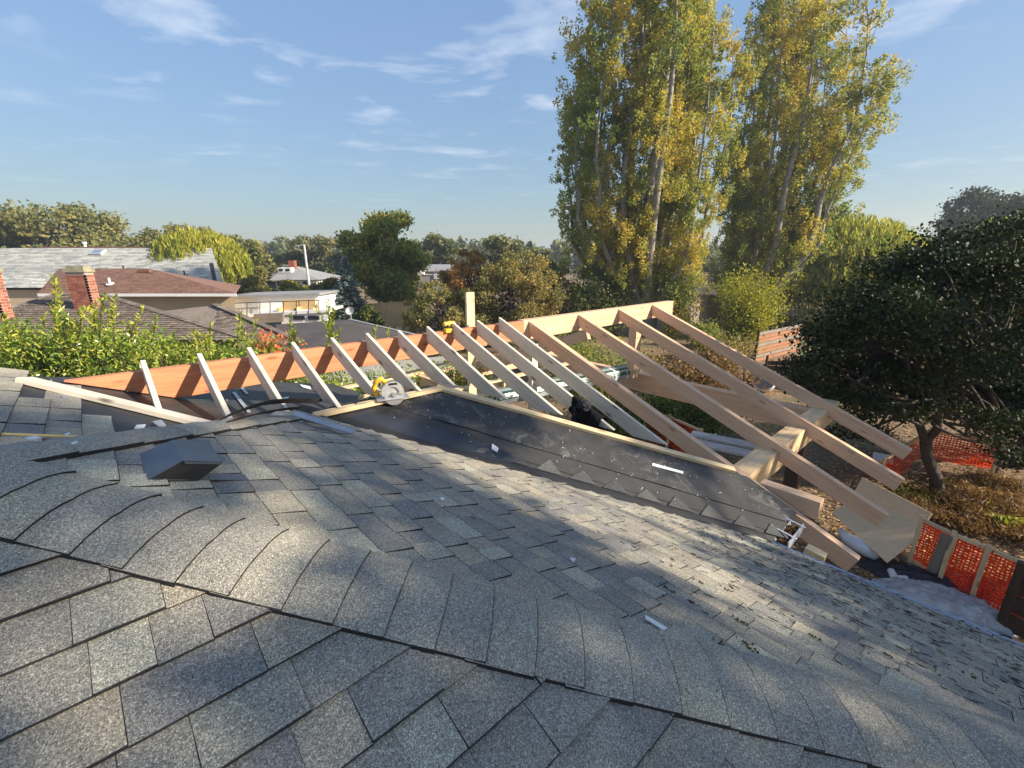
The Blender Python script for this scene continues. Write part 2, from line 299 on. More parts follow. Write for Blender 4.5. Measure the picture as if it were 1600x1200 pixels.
# ------------------------------------------------------------------ builders
def link(o, parent=None):
    COL.objects.link(o)
    if parent is not None:
        o.parent = parent
        q = parent; mt = Matrix.Identity(4)
        o.matrix_parent_inverse = WORLD[parent.name].inverted()
    WORLD[o.name] = o.matrix_basis.copy() if parent is None else o.matrix_basis.copy()
    return o
WORLD = {}
def tag(o, label=None, cat=None, group=None, kind=None):
    if label: o['label'] = label
    if cat: o['category'] = cat
    if group: o['group'] = group
    if kind: o['kind'] = kind
    return o
def thing(name, label, cat, loc=(0, 0, 0), group=None):
    o = bpy.data.objects.new(name, None); o.empty_display_size = 0.2
    o.matrix_basis = Matrix.Translation(Vector(loc)); COL.objects.link(o); WORLD[o.name] = o.matrix_basis.copy()
    return tag(o, label, cat, group)
class MB:
    def __init__(self): self.v = []; self.f = []; self.mi = []
    def poly(self, pts, mi=0):
        n = len(self.v); self.v += [tuple(p) for p in pts]; self.f.append(tuple(range(n, n + len(pts)))); self.mi.append(mi)
    def hull8(self, q, mi=0):                                          # q: 4 bottom then 4 top corners
        n = len(self.v); self.v += [tuple(p) for p in q]
        for f in ((3, 2, 1, 0), (4, 5, 6, 7), (0, 1, 5, 4), (1, 2, 6, 5), (2, 3, 7, 6), (3, 0, 4, 7)):
            self.f.append(tuple(n + i for i in f)); self.mi.append(mi)
    def box(self, x0, x1, y0, y1, z0, z1, mi=0, mat=None):
        q = [Vector(p) for p in ((x0, y0, z0), (x1, y0, z0), (x1, y1, z0), (x0, y1, z0), (x0, y0, z1), (x1, y0, z1), (x1, y1, z1), (x0, y1, z1))]
        if mat is not None: q = [mat @ p for p in q]
        self.hull8(q, mi)
    def prism(self, pts, d, mi=0):                                     # closed outline pushed along d
        n = len(self.v); k = len(pts); self.v += [tuple(p) for p in pts] + [tuple(Vector(p) + d) for p in pts]
        self.f.append(tuple(range(n + k - 1, n - 1, -1))); self.mi.append(mi)
        self.f.append(tuple(range(n + k, n + 2 * k))); self.mi.append(mi)
        for i in range(k):
            j = (i + 1) % k; self.f.append((n + i, n + j, n + k + j, n + k + i)); self.mi.append(mi)
    def tube(self, path, rad, sides=6, mi=0, cap=True):
        path = [Vector(p) for p in path]; n0 = len(self.v)
        rr = rad if isinstance(rad, (list, tuple)) else [rad] * len(path)
        up = Vector((0.13, 0.31, 0.94)).normalized()
        for i, p in enumerate(path):
            d = (path[min(i + 1, len(path) - 1)] - path[max(i - 1, 0)])
            d = d.normalized() if d.length > 1e-9 else Vector((0, 0, 1))
            x = d.cross(up); x = x.normalized() if x.length > 1e-4 else d.cross(Vector((1, 0, 0))).normalized()
            y = d.cross(x)
            for k in range(sides):
                an = 2 * math.pi * k / sides
                self.v.append(tuple(p + (x * math.cos(an) + y * math.sin(an)) * rr[i]))
        for i in range(len(path) - 1):
            for k in range(sides):
                k2 = (k + 1) % sides; q = n0 + i * sides
                self.f.append((q + k, q + k2, q + sides + k2, q + sides + k)); self.mi.append(mi)
        if cap:
            self.f.append(tuple(n0 + k for k in range(sides - 1, -1, -1))); self.mi.append(mi)
            q = n0 + (len(path) - 1) * sides; self.f.append(tuple(q + k for k in range(sides))); self.mi.append(mi)
    def disc(self, c, ax, r, th, sides=20, mi=0):
        ax = Vector(ax).normalized(); self.tube([Vector(c) - ax * th / 2, Vector(c) + ax * th / 2], r, sides, mi)
    def build(self, name, mats, parent=None, smooth=False, basis=None, bevel=0):
        me = bpy.data.meshes.new(name); me.from_pydata(self.v, [], self.f)
        if not isinstance(mats, (list, tuple)): mats = [mats]
        for m in mats: me.materials.append(m)
        if len(mats) > 1: me.polygons.foreach_set('material_index', self.mi)
        if bevel:
            bm = bmesh.new(); bm.from_mesh(me); bmesh.ops.remove_doubles(bm, verts=bm.verts, dist=1e-5)
            bmesh.ops.bevel(bm, geom=[e for e in bm.edges if len(e.link_faces) == 2 and e.calc_face_angle(0) > 0.6], offset=bevel, segments=1, affect='EDGES')
            bm.to_mesh(me); bm.free()
        if smooth: me.polygons.foreach_set('use_smooth', [True] * len(me.polygons))
        me.update()
        o = bpy.data.objects.new(name, me)
        if basis is not None: o.matrix_basis = basis
        return link(o, parent)
def frame(p, x, zhint=(0, 0, 1)):
    x = Vector(x).normalized(); zh = Vector(zhint); y = zh.cross(x)
    y = y.normalized() if y.length > 1e-5 else Vector((0, 1, 0)); z = x.cross(y)
    m = Matrix((x, y, z)).transposed().to_4x4(); m.translation = Vector(p); return m
def board(name, P, Q, wid, dep, mat, parent=None, zhint=(0, 0, 1), bevel=0.003, top=True):
    """a straight piece of lumber from P to Q; P and Q run along the middle of its top face"""
    P, Q = Vector(P), Vector(Q); L = (Q - P).length; b = MB()
    b.box(0, L, -wid / 2, wid / 2, -dep if top else -dep / 2, 0 if top else dep / 2)
    return b.build(name, mat, parent, basis=frame(P, Q - P, zhint), bevel=bevel)

def quads(name, centers, axes_u, axes_v, mat, parent=None, fold=0.0):
    """many small diamond leaves in one mesh (numpy arrays n x 3)"""
    n = len(centers); v = np.empty((n, 4, 3), np.float32)
    nor = np.cross(axes_u, axes_v); ln = np.linalg.norm(nor, axis=1, keepdims=True) + 1e-9
    lift = nor / ln * np.linalg.norm(axes_v, axis=1, keepdims=True) * fold
    v[:, 0] = centers - axes_u; v[:, 2] = centers + axes_u; v[:, 1] = centers + axes_v + lift - axes_u * 0.15; v[:, 3] = centers - axes_v + lift - axes_u * 0.15
    me = bpy.data.meshes.new(name)
    me.vertices.add(n * 4); me.vertices.foreach_set('co', v.reshape(-1))
    me.loops.add(n * 4); me.loops.foreach_set('vertex_index', np.arange(n * 4, dtype=np.int32))
    me.polygons.add(n); me.polygons.foreach_set('loop_start', np.arange(0, n * 4, 4, dtype=np.int32))
    me.polygons.foreach_set('loop_total', np.full(n, 4, np.int32))
    me.materials.append(mat); me.update(calc_edges=True)
    o = bpy.data.objects.new(name, me); return link(o, parent)
def rand_dirs(n):
    d = rng.normal(size=(n, 3)); return d / np.linalg.norm(d, axis=1, keepdims=True)
def leaf_axes(n, ln, wd, droop=None, bias=None):
    u = rand_dirs(n)
    if droop is not None: u = u + np.array(droop); u /= np.linalg.norm(u, axis=1, keepdims=True)
    q = rand_dirs(n)
    if bias is not None: q = q + np.array(bias)
    v = np.cross(u, q); v /= np.linalg.norm(v, axis=1, keepdims=True) + 1e-9
    s = rng.uniform(0.65, 1.3, size=(n, 1))
    return (u * ln * s * 0.5).astype(np.float32), (v * wd * s * 0.5).astype(np.float32)

def limb_path(p0, p1, bend=0.1, n=6):
    p0, p1 = Vector(p0), Vector(p1); L = (p1 - p0).length; out = []
    off = Vector(rand_dirs(1)[0]) * L * bend; off2 = Vector(rand_dirs(1)[0]) * L * bend * 0.5
    for i in range(n + 1):
        t = i / n; out.append(p0.lerp(p1, t) + off * math.sin(math.pi * t) + off2 * math.sin(2 * math.pi * t))
    return out
def clump_tree(name, label, base, height, clear, rx, rz, nleaf, leaf, mat, bark='darkbark', cat='tree', group=None, nclump=26, cs=0.34, ry=None, trunk_r=None, droop=None, lean=(0, 0), flat=0.0, seed=None):
    """trunk, limbs reaching into the crown, and leaves spread over uneven clumps"""
    base = Vector(base); ry = ry or rx
    t = thing(name, label, cat, base, group)
    cz = height - rz; ctr = base + Vector((lean[0], lean[1], cz)); tr = trunk_r or height * 0.022
    b = MB(); top = base + Vector((lean[0] * 0.8, lean[1] * 0.8, cz + rz * 0.35))
    b.tube(limb_path(base, top, 0.03, 6), [tr * (1.25 - 0.17 * i) for i in range(7)], 7, cap=False)
    cl = []
    k = 0
    while len(cl) < nclump and k < 4000:
        k += 1
        d = rand_dirs(1)[0]; r = rng.uniform(0.25, 1.30) ** 0.5
        p = np.array([d[0] * rx, d[1] * ry, d[2] * rz]) * r * 0.86
        if p[2] < -rz * 0.75: continue
        if flat and p[2] < -rz * flat: p[2] *= 0.4
        cl.append((p, rng.uniform(0.5, 1.35) * cs * (rx * ry * rz) ** (1 / 3)))
    for p, r in cl:
        e = ctr + Vector(p); s0 = base.lerp(top, rng.uniform(max(0.15, clear / max(height, 0.1)), 0.95))
        b.tube(limb_path(s0, e, 0.09, 4), [tr * 0.42, tr * 0.33, tr * 0.24, tr * 0.16, tr * 0.07], 5, cap=False)
    b.build('trunk', M[bark], t, smooth=True)
    wts = np.array([r ** 2 for _, r in cl]); wts /= wts.sum()
    idx = rng.choice(len(cl), nleaf, p=wts)
    cen = np.array([p for p, _ in cl])[idx]; rad = np.array([r for _, r in cl])[idx][:, None]
    d = rand_dirs(nleaf); rr = rng.uniform(0.25, 1.0, size=(nleaf, 1)) ** 0.45
    jit = 1 + 0.25 * rng.normal(size=(nleaf, 1))
    pts = cen + d * rr * rad * jit * np.array([1.05, 1.05, 0.82]) + np.array(ctr)
    pts[:, 2] = np.maximum(pts[:, 2], base.z + clear * 0.4)
    u, v = leaf_axes(nleaf, leaf * 1.25, leaf * 0.8, droop)
    quads('crown', pts.astype(np.float32), u, v, LEAF[mat], t, 0.25)
    return t

# ================================================================== GROUND
gb = MB(); gb.poly([(-900, -900, 0), (900, -900, 0), (900, 1500, 0), (-900, 1500, 0)])
tag(gb.build('ground', M['ground']), kind='structure', label='dry garden ground with leaf litter and grass')

# ================================================================== OUR HOUSE (the roof underfoot)
house = thing('house', 'grey shingled house roof in the foreground, stripped to black felt beside the new framing', 'house', H(1.5, 1.5, -HC))
K1 = -1.5247; K2 = -0.8275; K3 = -0.906 - S * 4.92; K4 = -1.088; K5 = 0.278
HIP1, HIP2, VAL, VAL45 = 1.7213, 2.73, 5.115, 3.373                     # a+b, b-a, a+b, b-a
EAVE_A, EAVE_B3 = 4.07, 0.98
C_ = 1 / math.sqrt(1 + S * S)
class Plane:
    """a roof slope: s runs down the slope, l along the eave"""
    def __init__(self, axis, k):
        self.axis = axis; self.k = k
        if axis == 'a+': self.z = lambda a, b: k - S * a; self.dn = (DA - DZ * S) * C_; self.lat = DB; self.n = (DZ + DA * S) * C_
        if axis == 'b-': self.z = lambda a, b: k + S * b; self.dn = (-DB - DZ * S) * C_; self.lat = DA; self.n = (DZ - DB * S) * C_
        if axis == 'b+': self.z = lambda a, b: k - S * b; self.dn = (DB - DZ * S) * C_; self.lat = -DA; self.n = (DZ + DB * S) * C_
    def P(self, a, b, h=0): return H(a, b, self.z(a, b)) + self.n * h
    def ab(self, s, l):                                                # slope coords -> plan
        x = s * C_
        return {'a+': (x, l), 'b-': (l, -x), 'b+': (-l, x)}[self.axis]
    def SL(self, s, l, h): a, b = self.ab(s, l); return self.P(a, b, h)
P1, P2, P3, P4, P5 = Plane('b-', K1), Plane('a+', K2), Plane('b-', K3), Plane('a+', K4), Plane('b+', K5)

def slab_deck(name, pl, poly, mat, th=0.03, parent=house):
    b = MB(); b.prism([pl.P(a, bb, -th) for a, bb in poly], pl.n * th); return b.build(name, mat, parent)
deck1 = slab_deck('roof_slope', P1, [(-6, HIP2 - 0.505 + 0.0), (-0.505, HIP2 - 0.505), (HIP1 + 2.35, -2.35), (4.07, -2.45), (-6, -2.45)], M['felt'])
deck2 = slab_deck('roof_slope', P2, [(-0.5045, 2.2253), (1.1925, 3.9225), (EAVE_A, VAL - EAVE_A), (EAVE_A, HIP1 - EAVE_A)], M['felt'])
deck5 = slab_deck('roof_slope', P5, [(-6, 2.2255), (-0.505, 2.2255), (1.19, 3.925), (2.0, 3.93), (2.0, 2.0 + VAL45), (-6, -6 + VAL45 + 0)] if False else [(-0.505, 2.2255), (1.19, 3.925), (2.0, 3.93), (2.0, 5.37), (-0.6, 2.77)], M['felt'])

def clip(poly, f):
    out = []
    for i in range(len(poly)):
        p, q = poly[i], poly[(i + 1) % len(poly)]; fp, fq = f(*p), f(*q)
        if fp >= 0: out.append(p)
        if (fp >= 0) != (fq >= 0):
            t = fp / (fp - fq); out.append((p[0] + (q[0] - p[0]) * t, p[1] + (q[1] - p[1]) * t))
    return out
def poly_area(p): return 0.5 * abs(sum(p[i][0] * p[(i + 1) % len(p)][1] - p[(i + 1) % len(p)][0] * p[i][1] for i in range(len(p))))
SHINGLES = []                                                          # (screen area, vertex list, faces, parent)
def shingle_field(pl, deck, s_first, s_last, l0, l1, cuts, expo=0.152, seed=1, th=0.005, keep=None, widths=(0.11, 0.34)):
    r = random.Random(seed); s = s_first
    while s < s_last:
        l = l0 - r.uniform(0, 0.3); kind = r.random() < 0.5
        while l < l1:
            wd = r.uniform(*widths); kind = not kind
            raise_ = 0.006 if kind else 0.0
            s0, s1 = s - expo - 0.035, s + r.uniform(-0.002, 0.002)
            rect = [(s0, l + 0.0008), (s1, l + 0.0008), (s1, l + wd - 0.0008), (s0, l + wd - 0.0008)]
            for c in cuts: rect = clip(rect, lambda ss, ll: c(*pl.ab(ss, ll))) if len(rect) > 2 else rect
            l += wd
            if len(rect) < 3 or poly_area(rect) < 0.0006: continue
            if keep and not keep(pl.ab(s - expo / 2, l - wd / 2)): continue
            jt = r.uniform(0, 0.003)
            def hh(ss): return 0.003 + (0.0085 + raise_ + jt) * (ss - s0) / (s1 - s0)
            top = [pl.SL(ss, ll, hh(ss)) for ss, ll in rect]; bot = [pl.SL(ss, ll, hh(ss) - th - raise_ * 0.8) for ss, ll in rect]
            n = len(top)
            uv = [project(p) for p in top]
            if any(q[2] < 0.15 for q in uv): area = 0 
            else:
                area = poly_area([(q[0], q[1]) for q in uv])
                if max(q[0] for q in uv) < 0 or min(q[0] for q in uv) > 1600 or min(q[1] for q in uv) > 1200: area = 0
            fs = [tuple(range(n)) if True else 0] + [(i, i + n, (i + 1) % n + n, (i + 1) % n) for i in range(n)]
            vs_ = top + bot
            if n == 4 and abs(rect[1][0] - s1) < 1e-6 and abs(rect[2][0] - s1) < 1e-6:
                k0 = len(vs_); vs_ = vs_ + [pl.SL(ss, ll, hh(ss) + 0.0004) for ss, ll in ((s1 - 0.0032, rect[1][1]), (s1, rect[1][1]), (s1, rect[2][1]), (s1 - 0.0032, rect[2][1]))]  # thin dark strip on top of the butt: course seam shadow painted beside the cut edge
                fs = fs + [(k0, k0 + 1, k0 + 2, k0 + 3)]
            SHINGLES.append((area, vs_, fs, deck))
        s += expo
c_hip1_p1 = lambda a, b: HIP1 - 0.06 - (a + b)
c_hip1_p2 = lambda a, b: (a + b) - HIP1 - 0.06
c_hip2_p2 = lambda a, b: HIP2 - 0.05 - (b - a)
c_val_p2 = lambda a, b: VAL - 0.05 - (a + b)
# near slope: butt lines at the measured rows
sb = -1.5519 / C_
s0 = sb - 0.152 * 5
shingle_field(P1, deck1, s0, 2.3, -1.6, 4.1, [c_hip1_p1, lambda a, b: 2.17 - b, lambda a, b: a + 1.5], seed=3, widths=(0.10, 0.30))
shingle_field(P2, deck2, -0.35, EAVE_A / C_ + 0.03, -2.4, 4.0, [c_hip1_p2, c_hip2_p2, c_val_p2, lambda a, b: EAVE_A + 0.03 - a], seed=5, widths=(0.09, 0.24), expo=0.145)
deck4_poly = [(-3.0, -3.0 + VAL45 + 0.0), (2.1, 2.1 + VAL45)]
p4pts = []
n4 = DZ + DA * S
for u, v in ((562, 613), (520, 600), (413, 596)):
    q = pplane(u, v, n4, K4) - CAMP; p4pts.append((q.dot(DA), q.dot(DB)))
deck4 = slab_deck('roof_slope', P4, [(-3.0, -3.0 + VAL45), (p4pts[0][1] - VAL45 if False else 2.35, 2.35 + VAL45)] + p4pts + [(-0.487, 4.99), (-0.60, 4.76), (-1.1, 3.9), (-3.0, 1.6)], M['felt'])
def keep4(ab):
    a, b = ab
    lim = {0: 5.3}.get(0)
    return b < 4.75 - 1.25 * (a + 0.45) + 0.35 * math.sin(a * 19) and a < -0.03
shingle_field(P4, deck4, -0.195 / C_ - 0.152 * 3, 0.02, 2.4, 5.2, [lambda a, b: (b - a) - VAL45 - 0.02, lambda a, b: -0.045 - a], seed=9, keep=keep4, widths=(0.14, 0.34))
SHINGLES.sort(key=lambda q: -q[0])
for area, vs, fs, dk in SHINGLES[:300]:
    b = MB(); b.v = [tuple(p) for p in vs]; b.f = list(fs); b.mi = [0] + [1] * (len(fs) - 1); b.build('shingle', [M['shingle'], M['shingle_back_seam_shade']], dk)
b = MB()
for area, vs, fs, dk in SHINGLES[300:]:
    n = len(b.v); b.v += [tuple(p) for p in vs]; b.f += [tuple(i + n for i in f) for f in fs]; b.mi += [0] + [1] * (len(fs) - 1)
tag(b.build('shingle_field', [M['shingle'], M['shingle_back_seam_shade']], house), kind='stuff')

# hip caps ------------------------------------------------------------
def cap_row(p0, d, plA, plB, outA, outB, t0, t1, expo, half, lift, seed, name='hip_cap', mat=None, curl=0.0, last=0):
    """pieces of shingle bent over a hip; p0 on the hip, d its 3D direction downhill"""
    r = random.Random(seed); t = t0; first = True
    crest_n = (plA.n + plB.n).normalized()
    while t < t1:
        ln = expo + 0.06; rows = []
        wob = r.uniform(-0.003, 0.003); hA = half + r.uniform(-0.003, 0.003); hB = half + r.uniform(-0.006, 0.005)
        for tt, h in ((t - 0.06, lift * 0.35), (t + expo * 0.5, lift * 0.8), (t + expo - 0.0022, lift + 0.0038), (t + expo, lift + 0.004)):
            base = p0 + d * tt
            row = []
            for k in (-1.0, -0.72, -0.42, -0.2, 0, 0.2, 0.42, 0.72, 1.0):
                if k < 0: q = base + outA * (-k * hA); nn = plA.n
                else: q = base + outB * (k * hB); nn = plB.n
                rnd = 0.030 * max(0, 1 - abs(k) / 0.5) ** 2
                nn2 = nn.lerp(crest_n, max(0, 1 - abs(k) / 0.45)).normalized()
                edge = 0.006 if abs(k) == 1 else 0.0
                row.append(q + nn2 * (0.024 + h - rnd * 0.55 - edge + r.uniform(-0.0006, 0.0006)) + d * (wob * k))
            rows.append(row)
        b = MB(); nc = 9; nr = 4
        for row in rows: b.v += [tuple(q) for q in row]
        for row in rows: b.v += [tuple(q - crest_n * (0.018 if i_ in (0, 8) else 0.005)) for i_, q in enumerate(row)]
        for i in range(nr - 1):
            for j in range(nc - 1):
                a0 = i * nc + j; b.f.append((a0, a0 + 1, a0 + nc + 1, a0 + nc)); b.mi.append(1 if i == nr - 2 else 0)  # last narrow row dark: seam shadow painted on the cap's top along its cut end
                a0 += nr * nc; b.f.append((a0, a0 + nc, a0 + nc + 1, a0 + 1)); b.mi.append(1)
        for j in range(nc - 1): b.f.append(((nr - 1) * nc + j, (nr - 1) * nc + j + 1, (2 * nr - 1) * nc + j + 1, (2 * nr - 1) * nc + j)); b.mi.append(1)
        for i in range(nr - 1):
            b.f.append((i * nc, (i + 1) * nc, (i + 1 + nr) * nc, (i + nr) * nc)); b.mi.append(1); e = i * nc + nc - 1
            b.f.append((e, e + nr * nc, e + (nr + 1) * nc, e + nc)); b.mi.append(1)
        b.build(name, [mat or M['cap'], M['shingle_back_seam_shade']], house, smooth=False)
        t += expo
dh1 = ((DA - DB) - DZ * S).normalized(); dh2 = ((DA + DB) - DZ * S).normalized()
oA = (dh1.cross(P1.n)).normalized(); oA = oA if oA.dot(-DB - DA) > 0 else -oA
oB = (dh1.cross(P2.n)).normalized(); oB = oB if oB.dot(DA + DB) > 0 else -oB
apex = H(-0.5045, 2.2258, K2 - S * -0.5045)
ph = H(0, HIP1, K2)
# seam seen at (197, 893): a=-0.075 b=1.578 on the near edge
q = H(-0.075, 1.578, K1 + S * 1.578); t_seam = (q - ph).dot(dh1)
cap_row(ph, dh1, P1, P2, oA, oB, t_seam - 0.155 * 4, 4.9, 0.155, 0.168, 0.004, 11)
oC = (dh2.cross(P2.n)).normalized(); oC = oC if oC.dot(DA - DB) > 0 else -oC
oD = (dh2.cross(P5.n)).normalized(); oD = oD if oD.dot(DB - DA) > 0 else -oD
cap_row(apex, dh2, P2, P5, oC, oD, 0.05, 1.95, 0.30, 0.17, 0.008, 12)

# stripped slope P3: felt sheets, valley flashing, sawtooth remains
def felt_sheet(name, pl, poly, mat, h=0.004, amp=0.004, res=0.06, parent=house):
    xs = [p[0] for p in poly]; ys = [p[1] for p in poly]
    bm = bmesh.new(); vs = [bm.verts.new((p[0], p[1], 0)) for p in poly]; bm.faces.new(vs)
    def cutter(lo, hi, ax):
        k = lo + res
        while k < hi:
            co = Vector((k, 0, 0)) if ax == 0 else Vector((0, k, 0)); no = Vector((1, 0, 0)) if ax == 0 else Vector((0, 1, 0))
            bmesh.ops.bisect_plane(bm, geom=bm.verts[:] + bm.edges[:] + bm.faces[:], plane_co=co, plane_no=no); k += res
    cutter(min(xs), max(xs), 0); cutter(min(ys), max(ys), 1)
    for v in bm.verts:
        a, b = v.co.x, v.co.y
        wv = mnoise.noise(Vector((a * 2.2, b * 2.2, 1.7))) + 0.5 * mnoise.noise(Vector((a * 6, b * 9, 4.1)))
        v.co = pl.P(a, b, h + amp * wv)
    me = bpy.data.meshes.new(name); bm.normal_update(); bm.to_mesh(me); bm.free()
    if me.polygons and sum((Vector(p.normal).z for p in me.polygons)) < 0: me.flip_normals()
    me.materials.append(mat); me.polygons.foreach_set('use_smooth', [True] * len(me.polygons)); me.update()
    return link(bpy.data.objects.new(name, me), parent)
P3poly = [(1.19, 3.925), (2.42, 3.925), (4.84, 1.50), (4.84, 0.98), (VAL - 0.98, 0.98)]
deck3 = slab_deck('roof_slope', P3, P3poly, M['felt'])
felt_sheet('felt_sheet', P3, [(1.30, 3.86), (2.44, 3.86), (4.80, 1.50), (4.80, 1.02), (4.62, 0.99), (1.62, 3.86 - 0.05)] if False else [(1.75, 3.90), (2.42, 3.90), (4.83, 1.47), (4.83, 1.00), (4.55, 1.00)], M['felt_dust'], 0.012, 0.010)
felt_sheet('felt_sheet', P3, [(1.25, 3.90), (1.80, 3.90), (4.60, 1.0), (4.30, 1.0), (2.2, 3.12)], M['felt'], 0.005, 0.003)
b = MB()                                                               # narrower strip along the valley, bluish membrane
M['remnant'] = shingle_mat('old_dark_shingle', [(0.085, 0.088, 0.088), (0.10, 0.10, 0.097), (0.07, 0.072, 0.074)])
vd = ((DA - DB) - DZ * S).normalized()
r_ = random.Random(4)
for i in range(11):                                                    # triangular cut shingle ends showing between felt and valley
    a0 = 1.95 + i * 0.215; bb = MB(); wv = 0.115
    off = 0.10
    A_ = (a0 + 0.065, VAL - a0 + 0.045); B_ = (a0 + 0.24, VAL - a0 - 0.13); T_ = (a0 + 0.265 + r_.uniform(-.02, .02), VAL - a0 + 0.06 + r_.uniform(-.02, .02))
    bb.prism([P3.P(*A_, 0.011), P3.P(*B_, 0.011), P3.P(*T_, 0.011)], P3.n * 0.004); bb.build('shingle_remnant', M['remnant'], deck3)
b = MB()
for i in range(28):
    t0_, t1_ = i / 28, (i + 1) / 28
    def vp(t, w_, h): a = 1.15 + t * (EAVE_A - 1.15 + 0.03); return H(a + w_ * 0.7071, VAL - a + w_ * 0.7071, max(K2 - S * a - S * w_ * 0.7071, K3 + S * (VAL - a + w_ * 0.7071)) + h)
    for w0, w1, h0, h1 in ((-0.075, -0.05, 0.008, 0.022), (-0.05, -0.01, 0.022, 0.012), (-0.01, 0.03, 0.012, 0.018), (0.03, 0.07, 0.018, 0.012)):
        b.poly([vp(t0_, w0, h0), vp(t1_, w0, h0), vp(t1_, w1, h1), vp(t0_, w1, h1)])
b.build('valley_flashing', M['rubber'], house)
blue = MB()
pts = [(1.28, 3.88), (1.62, 3.88), (2.55, 2.72), (2.42, 2.70), (1.30, 3.80)]
M['membrane'] = plain('blue_black_membrane', (0.020, 0.023, 0.030), (0.036, 0.040, 0.048), 5, 0.35, bmp=0.3)
felt_sheet('membrane_strip', P3, [(1.27, 3.885), (1.62, 3.885), (2.62, 2.75), (2.45, 2.69)], M['membrane'], 0.015, 0.006)
# nail caps and chips on the felt (too many and small to count)
b = MB(); r_ = random.Random(21)
for i in range(80):
    t = r_.random(); a0 = 1.6 + t * 3.1; o_ = r_.uniform(0.16, 0.78); a_, b_ = a0 + o_ * 0.7071, VAL - a0 + o_ * 0.7071
    if b_ > 3.85 or a_ > 4.8 or b_ < 1.02: continue
    c = P3.P(a_, b_, 0.018); x = DA * r_.uniform(0.003, 0.006); y = P3.dn * r_.uniform(0.003, 0.006)
    b.prism([c - x, c - y, c + x, c + y], P3.n * 0.003)
tag(b.build('nail_caps', M['paper'], house), kind='stuff')
b = MB(); r_ = random.Random(22)
for i in range(50):
    a_, b_ = r_.uniform(-0.4, 1.9), r_.uniform(3.6, 6.2)
    if b_ - a_ < VAL45 + 0.1: continue
    c = P4.P(a_, b_, 0.014); x = DA * r_.uniform(0.003, 0.007); y = DB * r_.uniform(0.003, 0.010)
    b.prism([c - x, c - y, c + x, c + y], P4.n * 0.003)
tag(b.build('roof_chips', M['paper'], house), kind='stuff')

# gutter, fascia and walls under the eaves
b = MB(); n_ = 24
prof = [(0.0, 0.0), (0.0, -0.10), (0.060, -0.10), (0.074, -0.022), (0.066, -0.014), (0.060, -0.022), (0.050, -0.085), (0.012, -0.085), (0.012, 0.0)]
za = K2 - S * EAVE_A
b.prism([H(EAVE_A + 0.005 + x, 1.02, za + z - 0.005) for x, z in prof], -DB * 3.6)
b.build('gutter', M['gutter'], house)
b = MB(); b.prism([H(EAVE_A - 0.03, 0.97, za - 0.045), H(EAVE_A, 0.97, za - 0.045), H(EAVE_A, 0.97, za - 0.22), H(EAVE_A - 0.03, 0.97, za - 0.22)], -DB * 3.6); b.build('fascia', M['white'], house)
b = MB()
b.prism([H(3.6, 1.3, za - 0.25), H(3.6, -2.0, za - 0.25), H(-5, -2.0, za - 0.25), H(-5, 1.3, za - 0.25)], Vector((0, 0, -(HC + za - 0.25) + 0.01)))
b.build('wall', M['cream'], house)

# litter of needles and moss on the lower slope
n = 3000; la = rng.beta(3.0, 1.3, n) * 3.6 + 0.45; lb = rng.uniform(-2.0, 2.6, n)
b = MB(); r_ = random.Random(31)
for a_, b_ in zip(la, lb):
    if a_ + b_ < HIP1 + 0.35 or a_ + b_ > VAL - 0.12 or a_ > EAVE_A: continue
    if r_.random() > (a_ / 4.2) ** 1.3 * (1.0 if b_ < 1.2 else 0.35): continue
    c = P2.P(a_, b_, 0.019); an = r_.gauss(0.0, 0.5); ln = r_.uniform(0.006, 0.026); wd = r_.uniform(0.0015, 0.005)
    x = (DB * math.cos(an) + P2.dn * math.sin(an)) * ln; y = (DB * -math.sin(an) + P2.dn * math.cos(an)) * wd
    b.prism([c - x, c - y, c + x, c + y], P2.n * 0.003)
tag(b.build('needle_litter', M['needle'], house), kind='stuff')
b = MB(); r_ = random.Random(32)
for u, v in ((1085, 870), (1080, 945), (1158, 975), (1165, 1010), (1040, 922), (1035, 910), (968, 850), (1135, 925), (1120, 1008), (1272, 1000), (1390, 1030), (1520, 1062), (1300, 930), (1170, 1018), (1090, 912)):
    q = pplane(u, v, DZ + DA * S, K2)
    for k in range(9):
        c = q + DB * r_.gauss(0, 0.016) + P2.dn * r_.gauss(0, 0.008) + P2.n * 0.012
        s_ = r_.uniform(0.003, 0.006); b.tube([c, c + P2.n * s_ * 0.8, c + P2.n * s_ * 1.4], [s_, s_ * 0.9, s_ * 0.3], 5)
tag(b.build('moss_tufts', M['moss'], house), kind='stuff')

# ================================================================== NEW ROOF FRAME
frm = thing('roof_frame', 'new timber roof frame of orange ridge beam, pale rafters and fir timber rafters', 'roof frame', H(4.5, 4.9, -HC))
RT = -0.955; RB = -1.240; B0 = 4.90
def house_board(name, corners_fn, mat, parent=frm): pass
def beam(name, a0, a1, b0, b1, z0, z1, mat, parent=frm, along='a', bev=0.004, label=None):
    if along == 'a': P, Q, wd = H(a0, (b0 + b1) / 2, z1), H(a1, (b0 + b1) / 2, z1), b1 - b0
    else: P, Q, wd = H((a0 + a1) / 2, b0, z1), H((a0 + a1) / 2, b1, z1), a1 - a0
    o = board(name, P, Q, wd, z1 - z0, mat, parent, bevel=bev)
    if label: o['label'] = label
    return o
